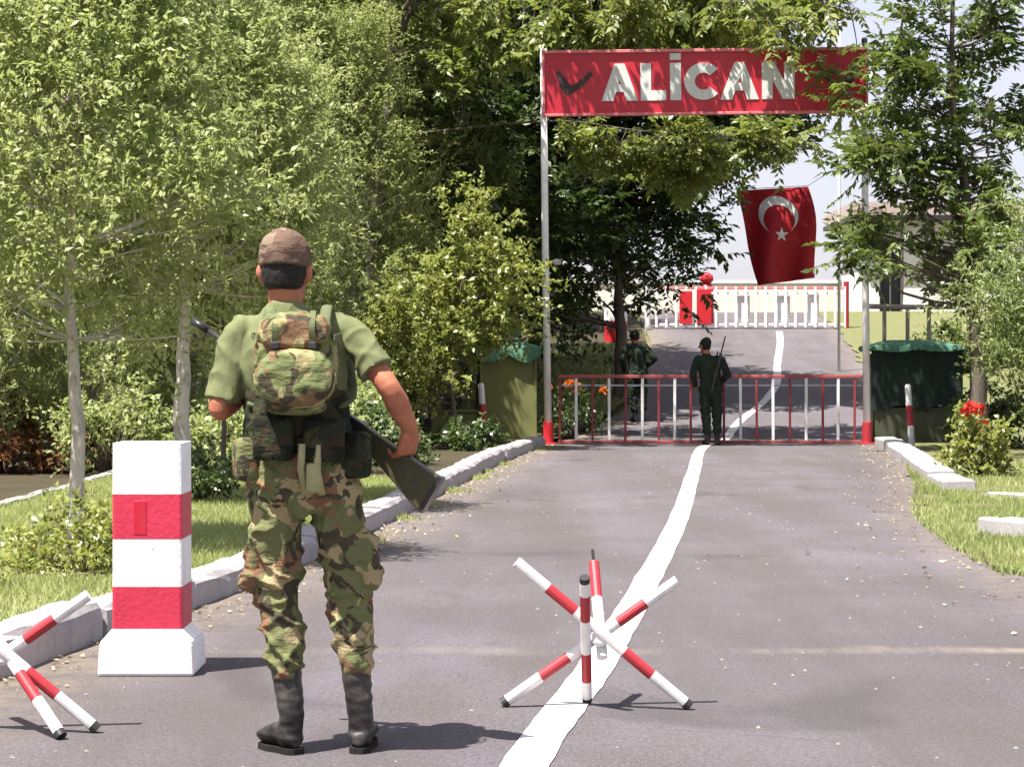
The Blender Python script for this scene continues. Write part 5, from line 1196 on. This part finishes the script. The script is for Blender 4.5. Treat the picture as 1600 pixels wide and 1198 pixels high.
bm = bmesh.new(); rings = [[rpt(s + a, d, b) for a, b in ((-.02, -.014), (.02, -.014), (.02, .014), (-.02, .014))] for s, d in ((0.72, 0.035), (0.745, 0.08), (0.77, 0.125))]; ring_loft(bm, rings); link('pistol_grip', bm_mesh('pistol_grip', bm), rf, M['gun'])
bm = bmesh.new(); rings = [[rpt(s, d, b) for d, b in ((d0, -w_), (d0, w_), (d1, w_), (d1, -w_))] for s, d0, d1, w_ in ((0.76, -0.026, 0.036, 0.017), (0.84, -0.024, 0.055, 0.021), (RL - 0.03, -0.018, 0.115, 0.024), (RL, -0.02, 0.12, 0.022))]
ring_loft(bm, rings); bmesh.ops.bevel(bm, geom=bm.edges[:], offset=0.005, segments=2, profile=0.5, affect='EDGES'); stk = link('stock', bm_mesh('stock', bm), rf, M['stock'])
bm = bmesh.new(); rings = [[rpt(s, d, b) for d, b in ((-.022, -.023), (-.022, .023), (.122, .023), (.122, -.023))] for s in (RL + 0.0005, RL + 0.014)]; ring_loft(bm, rings); link('butt_plate', bm_mesh('butt_plate', bm), stk, M['gun'])
bm = bmesh.new(); add_tube(bm, spline([rpt(0.2, 0.03), rpt(0.3, 0.12, -.03), rpt(0.42, 0.16, -.05), rpt(0.62, 0.12, -0.03), rpt(0.8, 0.05)], 5), 0.011, 6, squash=0.35); link('sling', bm_mesh('sling', bm), rf, M['strap'])

# far soldier at the gate
J2 = dict(head=(-0.06, 0.03, 1.615), face=(-0.45, 0.9, -0.12), neck=(-0.04, 0.0, 1.49), chest=(0.0, 0, 1.33), hip=(0.03, 0, 0.93),
          sh_l=(-0.19, 0, 1.42), el_l=(-0.27, -0.06, 1.16), wr_l=(-0.22, 0.10, 0.98), hd_l=(0.15, 0.6, -0.6), pn_l=(0.8, 0.3, 0),
          sh_r=(0.20, 0, 1.42), el_r=(0.30, -0.04, 1.15), wr_r=(0.20, 0.14, 1.03), hd_r=(-0.5, 0.6, 0.0), pn_r=(0, 0.3, -1),
          hj_l=(-0.07, 0, 0.88), kn_l=(-0.05, 0.02, 0.5), an_l=(-0.02, -0.02, 0.1), toe_l=(-0.07, 0.20, 0.03),
          hj_r=(0.12, 0, 0.88), kn_r=(0.13, 0.02, 0.5), an_r=(0.13, 0.0, 0.1), toe_r=(0.17, 0.21, 0.03))
person('soldier in dark green uniform standing at the barrier gate with back turned', ((1108 - 800) * 37.75 / FPX, 37.75, 0), J2,
       dict(cap=M['darkgreen'], shirt=M['darkgreen'], trousers=M['darkgreen'], sleeve_l=0.95, sleeve_r=0.95, long=True, blouse=0.22), detail=False)
r2 = thing('rifle', 'dark rifle slung behind the right shoulder of the soldier at the gate', 'rifle', ((1108 - 800) * 37.75 / FPX, 37.75, 0))
bm = bmesh.new(); add_box(bm, (0.13, -0.16, 1.30), (0.045, 0.05, 0.42), 0.01, Matrix.Rotation(0.25, 3, 'Y')); link('receiver', bm_mesh('receiver', bm), r2, M['gun'])
bm = bmesh.new(); add_tube(bm, [(0.18, -0.16, 1.5), (0.25, -0.16, 1.78)], 0.012, 8); link('barrel', bm_mesh('barrel', bm), r2, M['gun'])
bm = bmesh.new(); add_box(bm, (0.05, -0.16, 1.0), (0.05, 0.06, 0.24), 0.012, Matrix.Rotation(0.25, 3, 'Y')); link('stock', bm_mesh('stock', bm), r2, M['gun'])
bm = bmesh.new(); add_tube(bm, spline([(0.19, -0.15, 1.45), (0.14, -0.05, 1.53), (0.13, 0.1, 1.45), (0.05, 0.16, 1.2)], 5), 0.012, 6, squash=0.4); link('sling', bm_mesh('sling', bm), r2, M['strap'])
# second guard in the shade beside the dark trunk
J3 = dict(J2); J3.update(face=(0.3, 0.95, -0.1), el_r=(0.36, -0.05, 1.20), wr_r=(0.20, 0.10, 1.06), head=(-0.02, 0.03, 1.615), neck=(-0.02, 0, 1.49))
person('shaded soldier standing behind the gate in front of the dark trunk', ((994 - 800) * 44 / FPX, 44.0, float(gz(44))), J3,
       dict(cap=M['darkgreen'], shirt=M['darkgreen'], trousers=M['darkgreen'], sleeve_l=0.95, sleeve_r=0.95, long=True, blouse=0.22), detail=False)
